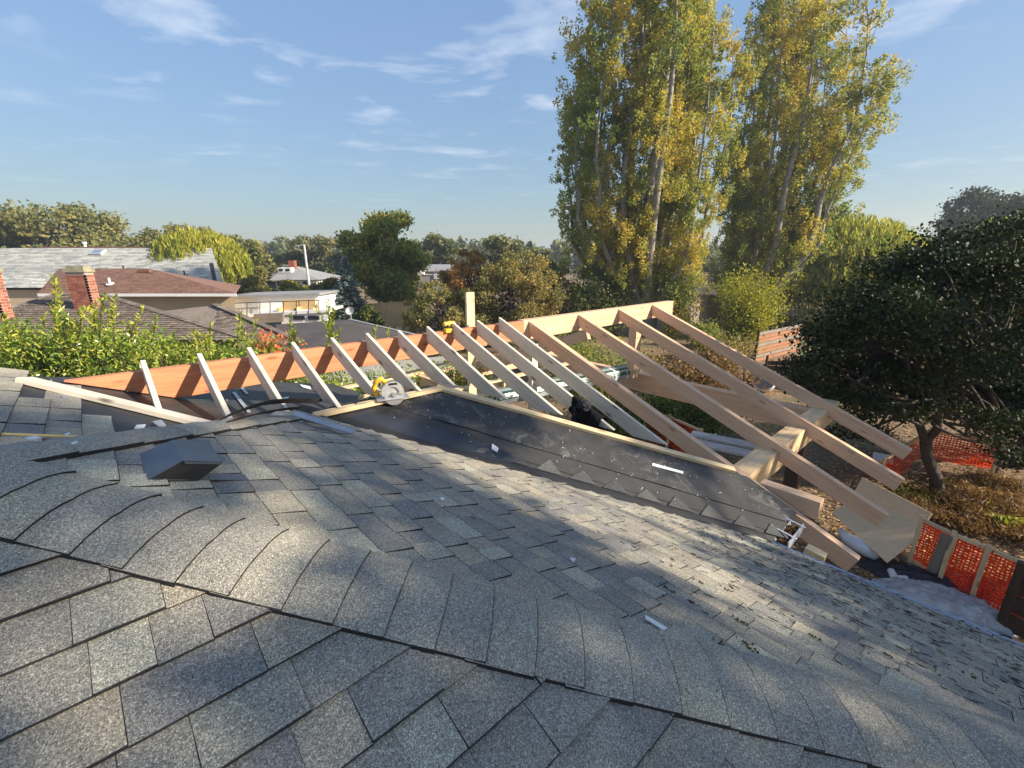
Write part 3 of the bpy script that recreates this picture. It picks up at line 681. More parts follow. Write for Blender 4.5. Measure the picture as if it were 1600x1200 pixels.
# orange beam: its left end is sloped off where it runs down onto the old roof
b = MB(); L = 4.77
b.prism([Vector((-0.31 + 0.02, 0, 0)), Vector((L, 0, 0)), Vector((L, 0, RB - RT)), Vector((0.40, 0, RB - RT))], Vector((0, 0.09, 0)))
o = b.build('ridge_beam', M['orange'], frm, basis=frame(H(0, B0 , RT), DA), bevel=0.004); o['label'] = 'orange sealed ridge beam'
o = beam('ridge_beam', L + 0.004, 9.36, B0 - 0.0, B0 + 0.14, RB - 0.01, RT + 0.006, M['fir'], label='pale fir ridge beam')
def rafter(a_, top_z_at_ridge, b_end, wid, dep, mat, square_tail=True, foot=None):
    """top edge starts at the ridge face and runs down; local x follows the slope"""
    sl = math.atan(S); cs, sn = math.cos(sl), math.sin(sl)
    run = (B0 - b_end); Lr = run / cs
    pts = [Vector((0, 0, 0)), Vector((Lr, 0, 0))]
    if square_tail: pts += [Vector((Lr, 0, -dep))]
    else:                                                              # seat cut level with the nailer
        pts += [Vector((Lr - dep / math.tan(sl) * 0.0 - dep * 2.1, 0, -dep))]
    pts += [Vector((dep * math.tan(sl), 0, -dep))]                      # plumb cut at the ridge
    pts = [Vector((0, 0, 0))] + pts[1:]
    b = MB(); b.prism([p - Vector((0, wid / 2, 0)) for p in pts], Vector((0, wid, 0)))
    o = b.build('rafter', mat, frm, basis=frame(H(a_, B0 - 0.002, top_z_at_ridge), (-DB * cs - DZ * sn), DZ), bevel=0.003)
    return o
A0 = 0.22; r_ = random.Random(5)
feet = [4.25, 3.98, 3.86, 3.84, 3.83, 3.82, 3.80, 3.41, 2.99, 2.59, 2.18]
for i in range(11):
    a_ = A0 + 0.4063 * i
    rafter(a_, -0.858 + r_.uniform(-0.006, 0.006), feet[i] - 0.03, 0.038, 0.15 if i < 5 else 0.184, M['spf'], square_tail=False)
for i, be in enumerate((0.43, 0.385, 0.395, 0.465)):
    rafter(4.925 + 1.195 * i, -0.966, be, 0.089, 0.190, M['fir'])
# boards laid on the old roof that carry the rafter feet
hN = lambda a, b, d=0: K3 + S * b + 0.05 + d
board('valley_board', H(1.07, 3.825, hN(0, 3.825)), H(2.50, 3.80, hN(0, 3.80)), 0.089, 0.038, M['spf_yellow'], frm)
nrm3 = P3.n
b3a, b3b = (2.47, 3.82), (4.74, 1.585)
board('valley_board', H(*b3a, hN(*b3a) + 0.004), H(*b3b, hN(*b3b) + 0.004), 0.07, 0.038, M['spf_yellow'], frm, zhint=nrm3)
n4v = DZ + DA * S
cq = [pplane(u, v, n4v, K4 + 0.048) for u, v in ((36, 592), (311, 663), (345, 658), (40, 586))]
b = MB(); mid0 = (cq[0] + cq[3]) / 2; mid1 = (cq[1] + cq[2]) / 2
board('valley_board', mid0, mid1 + (mid1 - mid0).normalized() * 0.10, 0.14, 0.038, M['spf'], frm, zhint=P4.n)
# posts, ties and wall plates
beam('post', 7.93, 8.12, B0 - 0.02, B0 + 0.16, -2.44, RB - 0.012, M['fir'], along='a')
tie = beam('tie_beam', 8.36, 8.54, 1.70, 8.3, -2.83, -2.442, M['fir'], along='b')
beam('tie_beam', 4.80, 4.98, 4.0, 8.3, -2.83, -2.45, M['fir'], along='b')
beam('wall_beam', 4.99, 9.15, 1.56, 1.80, -2.72, -2.415, M['fir_new'])
beam('wall_beam', 5.2, 9.2, 8.2, 8.42, -2.80, -2.46, M['fir'])
beam('wall_plate', 2.9, 5.2, 8.15, 8.29, -2.44, -2.402, M['spf_yellow'])
beam('wall_plate', 2.9, 5.1, 8.15, 8.29, -2.70, -2.662, M['spf_yellow'])
beam('wall_plate', 4.3, 7.9, 6.55, 6.69, -2.44, -2.40, M['spf_yellow'])
beam('wall_plate', 3.6, 3.74, 5.6, 8.15, -2.44, -2.402, M['spf_yellow'], along='b')
beam('joist', 4.2, 4.24, 5.4, 8.15, -2.58, -2.44, M['spf_yellow'], along='b')
for a_, b_ in ((3.2, 8.22), (3.9, 8.22), (4.7, 8.22), (5.9, 6.62), (7.2, 6.62)):
    p = H(a_, b_, -4.9); board('stud', H(a_, b_, -HC + 0.02), H(a_, b_, -2.442 if b_ < 8 else -2.703), 0.089, 0.089, M['spf_yellow'], frm, zhint=DA, top=False)
p = H(3.86, 5.02, -1.6); board('temporary_post', H(3.86, 5.04, -2.6), H(3.86, 5.04, -0.483), 0.14, 0.038, M['spf_yellow'], frm, zhint=DB, top=False)
board('temporary_post', H(5.35, 5.25, -3.6), H(5.35, 5.25, -1.25), 0.14, 0.09, M['spf'], frm, zhint=DB, top=False)
# diagonal braces behind the ridge
board('brace', H(4.6, 5.1, -1.35), H(3.9, 8.1, -2.35), 0.14, 0.038, M['fir'], frm)
board('brace', H(5.9, 5.1, -1.35), H(5.8, 8.1, -2.42), 0.09, 0.15, M['fir'], frm)
board('brace', H(6.6, 5.1, -1.30), H(6.6, 8.2, -2.52), 0.09, 0.19, M['fir'], frm)
board('post', H(7.55, 1.68, -HC + 0.01), H(7.55, 1.68, -2.725), 0.19, 0.19, M['darkwood'], frm, zhint=DA, top=False)
board('post', H(8.45, 8.31, -HC + 0.01), H(8.45, 8.31, -2.84), 0.15, 0.15, M['fir'], frm, zhint=DA, top=False)
# short doubled beam end below the wall beam
for k in range(3):
    board('beam_ply', H(5.01 + 0.047 * k, 1.405, -2.385 - 0.0 * k), H(5.01 + 0.047 * k, 0.83, -2.385), 0.045, 0.19, M['fir'], frm)

# ================================================================== THINGS ON THE ROOF
# roof vent: slant-backed hood opening down the slope
vb = pplane(285, 760, DZ + DA * S, K2)
vt = thing('roof_vent', 'dark grey plastic roof vent hood standing on the shingles', 'vent', vb)
VX, VY, VN = P2.dn, -DB, P2.n                                          # down slope, toward the near hip, up
bl = pplane(228, 756, DZ + DA * S, K2); 
v0 = P2.P(0.0, 2.11, 0)                                                # lower near corner on the roof
q0 = bl - CAMP
a0v, b0v = q0.dot(DA), q0.dot(DB)
def VP(s, l, h): return P2.P(a0v + s * C_, b0v + l, h)
b = MB()
wv = 0.33                                                              # width along the eave
h_ = [(0.0, 0.012), (0.10, 0.092), (0.235, 0.10), (0.165, 0.012)]       # side outline: slanted back, flat top, undercut mouth
def VS(k, l): return VP(h_[k][0], l, h_[k][1])
b = MB(); in_ = 0.02
b.poly([VS(0, 0), VS(1, in_), VS(1, wv - in_), VS(0, wv)][::-1]); b.poly([VS(1, in_), VS(2, in_ * .6), VS(2, wv - in_ * .6), VS(1, wv - in_)][::-1])
for l in (in_ * .6, wv - in_ * .6): b.poly([VS(2, l) + VX * .004, VS(2, l) - VN * .012, VS(1, l) - VN * .010 + VX * .01, VS(1, l)])
b.poly([VS(2, in_ * .6), VS(2, wv - in_ * .6), VS(2, wv - in_ * .6) - VN * .014, VS(2, in_ * .6) - VN * .014])
b.build('hood', M['vent'], vt)
b = MB(); b.poly([VS(0, .006), VS(3, .006), VS(2, in_ * .6 + .004) - VN * .010, VS(1, in_ + .004) - VN * .004]); b.poly([VS(0, wv - .006), VS(3, wv - .006), VS(2, wv - in_), VS(1, wv - in_)]); b.poly([VS(3, .006), VS(3, wv - .006), VS(2, wv - in_) - VN * .012, VS(2, in_) - VN * .012])
b.build('opening', M['vent_dark'], vt)
b = MB(); b.prism([VP(0.02, -0.005, 0.016), VP(0.36, 0.03, 0.016), VP(0.36, 0.10, 0.016), VP(0.02, 0.10, 0.016)], VN * 0.003); b.build('flange', M['vent'], vt)

# spirit level lying on the hip at the left edge
P_, Q_ = py(-60, 676, 2.10), py(158, 684, 2.32)
lt = thing('spirit_level', 'yellow and silver spirit level lying across the shingles by the left edge', 'level', (P_ + Q_) / 2)
d_ = Q_ - P_
board('level_body', P_, Q_, 0.025, 0.06, M['alu'], lt)
board('edge_strip', P_ + Vector((0, 0, 0.0045)), Q_ + Vector((0, 0, 0.0045)), 0.027, 0.004, M['levelyellow'], lt)
fr_ = frame(P_, d_); b = MB(); b.box(0.5, 0.72, -0.0145, -0.0128, -0.034, -0.008, mat=fr_); b.build('hand_slot', M['darkwood'], lt)

# torn strip of old shingles curling up where the hip was cut
tt = thing('torn_shingle_strip', 'torn strip of black-backed shingles curling up beside the cut hip', 'shingle strip', py(430, 650, 4.0))
def strip(pts, wid, mat, name, th=0.008, wvec=Vector((0, 0.25, 1))):
    b = MB(); pts = [Vector(p) for p in pts]; n = len(pts); wv_ = wvec.normalized() * wid
    for i in range(n - 1):
        p, q = pts[i], pts[i + 1]; e = Vector((0, 0, th))
        b.hull8([p, q, q + wv_, p + wv_, p + e, q + e, q + wv_ + e, p + wv_ + e])
    return b.build(name, mat, tt)
def on2(u, v, h=0.0): return pplane(u, v, DZ + DA * S, K2) + P2.n * h
strip([on2(342, 664, .03), on2(372, 655, .05), on2(405, 648, .07), on2(440, 644, .075), on2(470, 642, .07), on2(492, 641, .06)], 0.09, M['shingle_back_seam_shade'], 'torn_edge', wvec=Vector((0.2, 0.9, 0.10)))
strip([on2(352, 668, .03), on2(395, 659, .045), on2(435, 652, .05), on2(462, 648, .045)], 0.08, M['shingle_back_seam_shade'], 'torn_edge', wvec=Vector((0.3, 0.9, -0.05)))
strip([on2(420, 660, .05), on2(452, 660, .055), on2(480, 668, .05), on2(512, 677, .045), on2(548, 687, .04)], 0.055, M['foil'], 'torn_edge', wvec=Vector((0.25, 0.9, 0.12)))
strip([on2(455, 655, .03), on2(490, 664, .03), on2(522, 672, .025)], 0.07, M['shingle'], 'torn_edge', wvec=Vector((0.25, 0.9, 0.12)))

# circular saw resting on the valley board
sp = H(1.93, 3.775, -1.235)
sw = thing('circular_saw', 'yellow circular saw with steel blade guard resting on the valley board', 'saw', sp + Vector((0, 0, -0.1)))
fx = (DA * 0.95 - DB * 0.30).normalized(); fn = Vector((-fx.y, fx.x, 0)) * -1; fz = DZ                # blade plane fx-z, facing the viewer
def SW(x, y, z): return sp + fx * x - fn * -y + fz * z if False else sp + fx * x + fn * y + fz * z
b = MB()
ring = [SW(0.105 * math.cos(t), 0.03, 0.105 * math.sin(t)) for t in [math.radians(-15 + 210 * i / 14) for i in range(15)]] + [SW(0.058 * math.cos(t), 0.03, 0.058 * math.sin(t)) for t in [math.radians(195 - 210 * i / 14) for i in range(15)]]
b.prism(ring, fn * 0.035); b.build('upper_guard', M['steel'], sw, bevel=0)
b = MB(); b.disc(SW(0.012, 0.045, -0.03), fn, 0.088, 0.004, 28); b.build('blade', M['steel'], sw)
b = MB(); lg = [SW(0.012 + 0.094 * math.cos(t), 0.052, -0.03 + 0.094 * math.sin(t)) for t in [math.radians(185 + 165 * i / 12) for i in range(13)]]
b.prism(lg, fn * 0.012); b.build('lower_guard', M['alu'], sw)
b = MB(); b.disc(SW(0.012, 0.068, -0.02), fn, 0.022, 0.02, 14); b.build('arbor', M['alu'], sw)
b = MB(); b.prism([SW(-0.15, -0.06, -0.062), SW(0.15, -0.06, -0.062), SW(0.15, 0.085, -0.062), SW(-0.15, 0.085, -0.062)], fz * 0.006); b.build('base_plate', M['steel'], sw)
b = MB(); b.tube([SW(-0.02, -0.05, 0.0), SW(-0.02, 0.02, 0.0)], [0.05, 0.055], 14); b.build('motor', M['yellow'], sw)
b = MB(); b.tube([SW(-0.05, -0.02, 0.085), SW(-0.085, -0.02, 0.125), SW(-0.13, -0.02, 0.11), SW(-0.155, -0.02, 0.05), SW(-0.15, -0.02, -0.01), SW(-0.11, -0.02, -0.03)], [0.020, 0.024, 0.026, 0.026, 0.022, 0.016], 8); b.build('handle', M['yellow'], sw, smooth=True)
b = MB(); b.tube([SW(-0.15, -0.02, -0.02), SW(-0.22, 0.0, -0.035), SW(-0.30, 0.03, -0.04), SW(-0.37, 0.06, -0.09), SW(-0.40, 0.08, -0.16)], 0.007, 6); b.build('power_cord', M['rubber'], sw)
b = MB(); b.prism([SW(-0.04, 0.066, 0.075), SW(0.05, 0.066, 0.075), SW(0.04, 0.066, 0.095), SW(-0.03, 0.066, 0.095)], fn * 0.002); b.build('guard_label', M['black'], sw)

# black jacket thrown over the tenth rafter
def blob(name, mat, parent, c, sx, sy, sz, seed, amp=0.25, fr=2.2, sub=4, basis=None, squash=None):
    bm = bmesh.new(); bmesh.ops.create_icosphere(bm, subdivisions=sub, radius=1)
    for v in bm.verts:
        n = mnoise.noise(v.co * fr + Vector((seed, 0, 0))) + 0.5 * mnoise.noise(v.co * fr * 2.6 + Vector((0, seed, 0)))
        v.co *= 1 + amp * n
        if squash: v.co = squash(v.co)
    mat4 = basis or Matrix.Identity(4)
    for v in bm.verts: v.co = Vector(c) + (mat4 @ Vector((v.co.x * sx, v.co.y * sy, v.co.z * sz)))
    me = bpy.data.meshes.new(name); bm.to_mesh(me); bm.free(); me.materials.append(mat)
    me.polygons.foreach_set('use_smooth', [True] * len(me.polygons)); me.update()
    return link(bpy.data.objects.new(name, me), parent)
aj = A0 + 0.4063 * 9; bj = 2.92; zj = -0.858 - S * (B0 - bj)
jk = thing('jacket', 'black jacket thrown over a pale rafter above the felt', 'jacket', H(aj, bj, zj - 0.2))
bm = bmesh.new(); NU, NV = 26, 22; grid = []
for i in range(NU + 1):
    row = []
    for j in range(NV + 1):
        x = (i / NU - 0.5) * 0.40; s_ = (j / NV - 0.5) * 0.52
        half = 0.036
        if abs(s_) < half: y, z = s_, 0.012
        else:
            y = math.copysign(half + 0.035 * min(1, (abs(s_) - half) * 5), s_); z = -(abs(s_) - half)
        w1 = mnoise.noise(Vector((x * 9, s_ * 7, 2.2))); w2 = mnoise.noise(Vector((x * 17, s_ * 15, 8.1)))
        y += math.copysign(0.055 * abs(w1) + 0.02 * w2, s_ if abs(s_) > 0.01 else w1); z += 0.055 * w1 * (0.4 + abs(s_)) + 0.018 * w2 + 0.02
        z *= 1 - 0.45 * (abs(x) / 0.20) ** 2 * (1 if s_ > 0 else 0.6)
        p = H(aj, bj, zj) - DB * x * 1.0 - DZ * (S * x) + DA * y + DZ * z
        row.append(bm.verts.new(p))
    grid.append(row)
for i in range(NU):
    for j in range(NV): bm.faces.new((grid[i][j], grid[i + 1][j], grid[i + 1][j + 1], grid[i][j + 1]))
bmesh.ops.solidify(bm, geom=bm.faces[:], thickness=0.012)
me = bpy.data.meshes.new('body'); bm.to_mesh(me); bm.free(); me.materials.append(M['cloth']); me.polygons.foreach_set('use_smooth', [True] * len(me.polygons))
link(bpy.data.objects.new('body', me), jk)
blob('hood', M['cloth'], jk, H(aj - 0.05, bj + 0.03, zj + 0.045), 0.075, 0.11, 0.05, 3.0, 0.5)
blob('sleeve', M['cloth'], jk, H(aj - 0.075, bj + 0.13, zj - 0.12), 0.04, 0.05, 0.12, 5.0, 0.4)
b = MB(); q = H(aj - 0.085, bj - 0.02, zj + 0.03); b.tube([q + DB * .02, q - DB * .005 + DZ * .008, q - DB * .03 - DZ * .004, q - DB * .035 - DZ * .02], [.003, .006, .006, .003], 5); b.build('white_mark', M['paper'], jk)

# yellow cordless drill left on top of the ridge beam
dp = py(712, 500, 7.1)
dp = H(3.45, B0 + 0.05, RT + 0.085)
dr = thing('cordless_drill', 'yellow and black cordless drill left on top of the ridge beam', 'drill', dp)
b = MB(); b.tube([dp - DA * 0.10, dp - DA * 0.04, dp + DA * 0.06], [0.030, 0.034, 0.034], 10); b.build('body', M['yellow'], dr)
b = MB(); b.tube([dp + DA * 0.06, dp + DA * 0.10, dp + DA * 0.13], [0.026, 0.022, 0.012], 10); b.build('chuck', M['rubber'], dr)
b = MB(); b.tube([dp - DA * 0.05, dp - DA * 0.075 - DB * 0.05 - DZ * 0.05], 0.02, 8); b.build('grip', M['rubber'], dr)
b = MB(); b.box(-0.05, 0.04, -0.03, 0.03, -0.05, 0.0, mat=frame(dp - DA * 0.075 - DB * 0.06 - DZ * 0.05, DA)); b.build('battery', M['yellow'], dr)

# long plastic-wrapped bundle lying on the ties
def make_bundle_mat():
    m, t, p, o = newmat('wrapped_bundle'); v = coords(t, 'obj', (1, 1, 1))
    tcn = t.nodes.new('ShaderNodeTexCoord'); sx = t.nodes.new('ShaderNodeSeparateXYZ'); t.links.new(tcn.outputs['Object'], sx.inputs[0])
    k = math_(t, 'ADD', math_(t, 'MULTIPLY', sx.outputs[1], 1.9), math_(t, 'MULTIPLY', sx.outputs[2], 1.3)); k = math_(t, 'ADD', k, 0.5)
    col = ramp(t, k, [(0.0, (0.34, 0.36, 0.37)), (0.22, (0.03, 0.11, 0.06)), (0.36, (0.40, 0.43, 0.42)), (0.44, (0.02, 0.09, 0.05)), (0.58, (0.30, 0.34, 0.33)), (0.75, (0.10, 0.17, 0.13)), (0.86, (0.36, 0.38, 0.38))], 'CONSTANT')
    t.links.new(col, p.inputs['Base Color']); p.inputs['Roughness'].default_value = 0.22
    bump(t, p, noise(t, v, 9, 4), 0.4, 0.02); return m
bp, bq = H(4.75, 5.62, -2.445), H(8.2, 5.12, -2.445)
bn = thing('wrapped_bundle', 'long plastic-wrapped bundle with green stripes lying across the tie beams', 'bundle', (bp + bq) / 2)
fb = frame(bp, bq - bp); L = (bq - bp).length; b = MB()
prof = [(-0.20, 0.0), (0.20, 0.0), (0.21, 0.10), (0.15, 0.20), (0.0, 0.235), (-0.15, 0.20), (-0.21, 0.10)]
b.prism([Vector((0, y, z)) for y, z in prof], Vector((L, 0, 0))); b.build('wrapping', make_bundle_mat(), bn, basis=fb, bevel=0.015)
for x in (0.6, 1.7, 2.8):
    b = MB(); b.prism([Vector((x, y * 1.015, z * 1.012 - 0.001)) for y, z in prof], Vector((0.05, 0, 0))); b.build('strap', M['bag'], bn, basis=fb)
for k, (p_, q_, lab) in enumerate(((H(4.3, 5.95, -2.40), H(6.6, 5.98, -2.40), 'long yellow level lying beside the wrapped bundle on the frame'), (H(3.55, 4.95, -2.20), H(3.9, 5.05, -2.20), 'short yellow torpedo level below the middle rafters'))):
    y_ = thing('spirit_level', lab, 'level', p_); board('level_body', p_, q_, 0.05, 0.06, M['levelyellow'], y_)
    board('end_cap', q_, q_ + (q_ - p_).normalized() * 0.05, 0.054, 0.064, M['rubber'], y_)

# scrap, strips and small debris on our roof, each one a thing of its own
def scrap(name, label, cat, pts, n, mat, th=0.004, curl=0.0):
    b = MB(); c = sum((Vector(p) for p in pts), Vector()) / len(pts)
    b.prism([Vector(p) for p in pts], Vector(n) * th); o = b.build(name, mat); return tag(o, label, cat)
def on3(u, v, h=0.02): return pplane(u, v, DZ - DB * S, K3) + P3.n * h
def on4(u, v, h=0.012): return pplane(u, v, DZ + DA * S, K4) + P4.n * h
scrap('white_scrap', 'white plastic scrap on the lower edge of the black felt', 'scrap', [on3(768, 697), on3(778, 704), on3(776, 710), on3(767, 705)], P3.n, M['paper'], 0.012)
scrap('paper_strip', 'long white paper strip lying on the black felt near the fir rafter', 'paper strip', [on3(1018, 726), on3(1066, 739), on3(1066, 743), on3(1018, 730)], P3.n, M['paper'])
scrap('shingle_offcut', 'pale narrow offcut lying on the shingles near the hip', 'offcut', [on2(1006, 970, .02), on2(1040, 990, .02), on2(1034, 994, .02), on2(1006, 975, .02)], P2.n, M['paper'])
scrap('white_chip', 'small white chip among the middle shingles', 'chip', [on2(686, 784, .02), on2(692, 783, .02), on2(692, 787, .02), on2(687, 787, .02)], P2.n, M['paper'])
scrap('curled_leaf', 'small pale curled leaf on the lower shingles', 'leaf', [on2(888, 880, .02), on2(897, 882, .02), on2(893, 886, .02)], P2.n, M['paper'], 0.01)
scrap('metal_strip', 'long grey metal strip lying on the felt behind the rafters', 'metal strip', [on4(362, 615), on4(367, 614), on4(392, 646), on4(386, 647)], P4.n, M['foil'])
scrap('metal_strip', 'short grey metal strip near the orange beam on the felt', 'metal strip', [on4(375, 608), on4(380, 607), on4(388, 617), on4(384, 618)], P4.n, M['foil'])
scrap('white_scrap', 'folded white scrap on the felt between two rafters', 'scrap', [on4(441, 624), on4(451, 622), on4(448, 627), on4(440, 628)], P4.n, M['paper'], 0.01)
scrap('white_scrap', 'torn white paper on the felt below the orange beam end', 'scrap', [on4(468, 602), on4(484, 605), on4(486, 610), on4(472, 606)], P4.n, M['paper'])
scrap('flashing_scrap', 'crumpled grey flashing scrap on the felt near the left valley board', 'flashing', [on4(236, 665, .02), on4(250, 664, .03), on4(258, 671, .02), on4(245, 672, .02)], P4.n, M['foil'], 0.01)
scrap('flashing_scrap', 'white flashing scrap beside the crumpled grey one', 'flashing', [on4(212, 670, .02), on4(226, 669, .02), on4(224, 674, .02), on4(208, 675, .02)], P4.n, M['paper'], 0.008)
scrap('flashing_scrap', 'small square of blue-grey foil by the cut shingles', 'flashing', [on4(95, 622), on4(105, 623), on4(103, 626), on4(96, 626)], P4.n, M['foil'])
for i, (u, v, w_) in enumerate(((47, 701, 30), (101, 694, 10), (112, 708, 12))):
    q = pplane(u, v, DZ + DA * S, K2) + P2.n * 0.042
    scrap('sealant_smear', ['long white sealant smear on the left hip caps', 'short white sealant dab nearest the spirit level tip', 'short white sealant dab on the lower hip cap edge'][i], 'sealant', [q - Vector((0.011 * w_ / 10, 0, 0)), q + Vector((0, -0.012, -0.003)), q + Vector((0.011 * w_ / 10, 0, 0)), q + Vector((0, 0.01, 0.003))], P2.n, M['paper'], 0.003)

# broken gutter end stuffed with leaves below the cut eave
ge = H(4.42, 0.95, K3 + S * 0.95)
gt = thing('broken_gutter', 'broken gutter end stuffed with dead leaves below the felt edge', 'gutter', ge)
b = MB(); g0, g1 = H(4.35, 1.02, -2.52), H(4.72, 0.80, -2.50)
prof = [(-0.06, 0.06), (-0.06, -0.03), (0.05, -0.03), (0.065, 0.05), (0.055, 0.05), (0.04, -0.02), (-0.05, -0.02), (-0.05, 0.06)]
fg = frame(H(4.22, 0.93, -2.56), DA); b.prism([Vector((0, y, z)) for y, z in prof], Vector((0.45, 0, 0))); b.build('trough', M['gutter'], gt, basis=fg)
n = 260; pts = np.array([list(fg @ Vector((rng.uniform(0.02, 0.42), rng.uniform(-0.045, 0.04), rng.uniform(0.0, 0.05)))) for _ in range(n)])
u_, v_ = leaf_axes(n, 0.04, 0.025); tag(quads('leaf_litter', pts.astype(np.float32), u_, v_, LEAF['bracken'], gt), kind='stuff')
for k in (0.10, 0.36): board('bracket', fg @ Vector((k, -0.09, 0.075)), fg @ Vector((k + 0.03, 0.12, 0.09)), 0.022, 0.006, M['gutter'], gt)
wb = H(4.47, 0.62, -2.62)
o = board('wood_block', wb, wb + DB * 0.16 + DZ * 0.02, 0.10, 0.09, M['spf_yellow']); tag(o, 'short yellow wood block beside the broken gutter end', 'wood block')

# ================================================================== YARD ON THE RIGHT
def gpt(u, v, h=0.0): return pz(u, v, -HC + h)
# leaning plywood sheets
def sheet(label, pxs, zs, mat, th=0.018):
    c = [pz(u, v, -HC + z) for (u, v), z in zip(pxs, zs)]
    c[2] = c[1] + (c[3] - c[0])                                          # true parallelogram
    n = (c[1] - c[0]).cross(c[3] - c[0]).normalized(); n = n if n.z > 0 else -n
    b = MB(); b.prism(c, n * th); o = b.build('plywood_sheet', mat); return tag(o, label, 'plywood', 'plywood sheets leaning by the orange fence')
sheet('front plywood sheet leaning towards the orange fence', [(1300, 802), (1386, 880), (1446, 833), (1360, 760)], (0.25, 0.25, 0.62, 0.62), M['plywood'])
sheet('rear plywood sheet standing higher behind the front one', [(1334, 772), (1440, 832), (1450, 812), (1348, 746)], (0.50, 0.50, 0.86, 0.86), M['plywood'])
# orange mesh fences
def net_fence(name, label, tops, hgt, nx, nz, post_h=None, mid_post=()):
    t = thing(name, label, 'safety fence', Vector((tops[0].x, tops[0].y, 0)))
    for k in range(len(tops) - 1):
        A, B = tops[k], tops[k + 1]; dn_ = Vector((0, 0, -hgt)); b = MB(); wv_ = (B - A); nxx = max(4, int(wv_.length / nx)); nzz = max(4, int(hgt / nz))
        dirx = wv_.normalized(); nn = dirx.cross(DZ)
        def sag(p, t_, s_): return p + nn * (0.045 * math.sin(t_ * 7 + s_ * 4) * s_ + 0.02 * math.sin(t_ * 19 + s_ * 9))
        for i in range(nxx + 1):
            for j in range(nzz):
                t_ = i / nxx; p0_ = sag(A + wv_ * t_ + dn_ * (j / nzz), t_, j / nzz); p1_ = sag(A + wv_ * t_ + dn_ * ((j + 1) / nzz), t_, (j + 1) / nzz); e = dirx * 0.010
                b.poly([p0_ - e, p0_ + e, p1_ + e, p1_ - e])
        for j in range(nzz + 1):
            for i in range(nxx):
                t_ = i / nxx; t2 = (i + 1) / nxx; s_ = j / nzz; p0_ = sag(A + wv_ * t_ + dn_ * s_, t_, s_) + nn * 0.002; p1_ = sag(A + wv_ * t2 + dn_ * s_, t2, s_) + nn * 0.002; e = Vector((0, 0, 0.013))
                b.poly([p0_ - e, p1_ - e, p1_ + e, p0_ + e])
        tag(b.build('net', M['orange_net'], t), kind='stuff')
        board('top_rail', A + Vector((0, 0, 0.03)), B + Vector((0, 0, 0.03)), 0.038, 0.06, M['spf_yellow'] if k % 2 == 0 else M['plywood'], t)
    for k, A in enumerate(tops):
        board('post', Vector((A.x, A.y, 0.0)) + (tops[-1] - tops[0]).normalized().cross(DZ) * 0.05, Vector((A.x, A.y, A.z + 0.09)) + (tops[-1] - tops[0]).normalized().cross(DZ) * 0.05, 0.06, 0.038, M['spf_yellow'], t, zhint=DA, top=False)
    return t
nf = net_fence('safety_fence', 'orange mesh safety fence with wooden rails beside the leaning plywood', [gpt(1442, 812, .95), gpt(1492, 836, .95), gpt(1546, 858, .95), gpt(1660, 905, .95)], 0.9, 0.045, 0.05)
net_fence('safety_fence', 'orange mesh fence behind the small tree trunk, its pale rails folding at an angle', [gpt(1378, 722, .75), gpt(1452, 672, .95), gpt(1560, 690, .95)], 0.72, 0.06, 0.06)
net_fence('safety_fence', 'red-orange fence panel seen under the fir rafters, beside the grey planks', [gpt(1010, 646, 1.15), gpt(1048, 652, 1.15), gpt(1098, 674, 1.15)], 0.8, 0.05, 0.2)
# stakes leaning on the fence
for i, (u0, v0_, u1, v1_, lab) in enumerate(((1452, 905, 1480, 835, 'wide weathered board leaning against the orange fence'), (1470, 905, 1493, 840, 'narrow stake leaning beside the wide weathered board'))):
    o = board('leaning_board', gpt(u0, v0_, 0.02), gpt(u1, v1_, 0.95), 0.14 if i == 0 else 0.05, 0.03, M['greywood'] if i == 0 else M['plywood'], zhint=DA); tag(o, lab, 'board')
# lumber offcuts
lum = ((1395, 868, 1440, 900, 'longest fir offcut in the pile at the foot of the plywood'), (1402, 862, 1432, 890, 'middle offcut in the pile at the foot of the plywood'), (1412, 862, 1448, 888, 'offcut nearest the fence in the pile under the plywood'))
for i, (u0, v0_, u1, v1_, lab) in enumerate(lum):
    o = board('lumber_offcut', gpt(u0, v0_, 0.10 + 0.05 * i), gpt(u1, v1_, 0.08 + 0.05 * i), 0.09, 0.06, M['fir_new'] if i != 1 else M['greywood']); tag(o, lab, 'lumber', 'lumber offcuts by the fence')
# plastic sheet, bag, pipes, tarp
def drape(name, mat, c, rot, lx, ly, hgt, seed, n=44, folds=5.0):
    bm = bmesh.new(); m4 = Matrix.Translation(c) @ Matrix.Rotation(rot, 4, 'Z'); g = []
    for i in range(n + 1):
        row = []
        for j in range(n + 1):
            x, y = (i / n - .5) * 2, (j / n - .5) * 2
            e = 1 + .22 * mnoise.noise(Vector((math.atan2(y, x) * 1.3, seed, 0)))
            rr = max(abs(x), abs(y)); k = (x * x + y * y) ** .5 or 1; sx, sy = x * rr / k * e, y * rr / k * e
            f = 1 - abs(mnoise.noise(Vector((sx * folds, sy * folds * .6, seed)))) * 2; f2 = 1 - abs(mnoise.noise(Vector((sx * folds * 2.3, sy * folds * 2.3, seed + 4)))) * 2
            h = max(0, 1 - rr ** 2.2) * (.45 + .55 * mnoise.noise(Vector((sx * 1.4, sy * 1.4, seed + 2)))) + .16 * f + .07 * f2
            row.append(bm.verts.new(m4 @ Vector((sx * lx, sy * ly, max(.015, h * hgt)))))
        g.append(row)
    for i in range(n):
        for j in range(n): bm.faces.new((g[i][j], g[i + 1][j], g[i + 1][j + 1], g[i][j + 1]))
    me = bpy.data.meshes.new(name); bm.to_mesh(me); bm.free(); me.materials.append(mat); me.polygons.foreach_set('use_smooth', [True] * len(me.polygons))
    return link(bpy.data.objects.new(name, me))
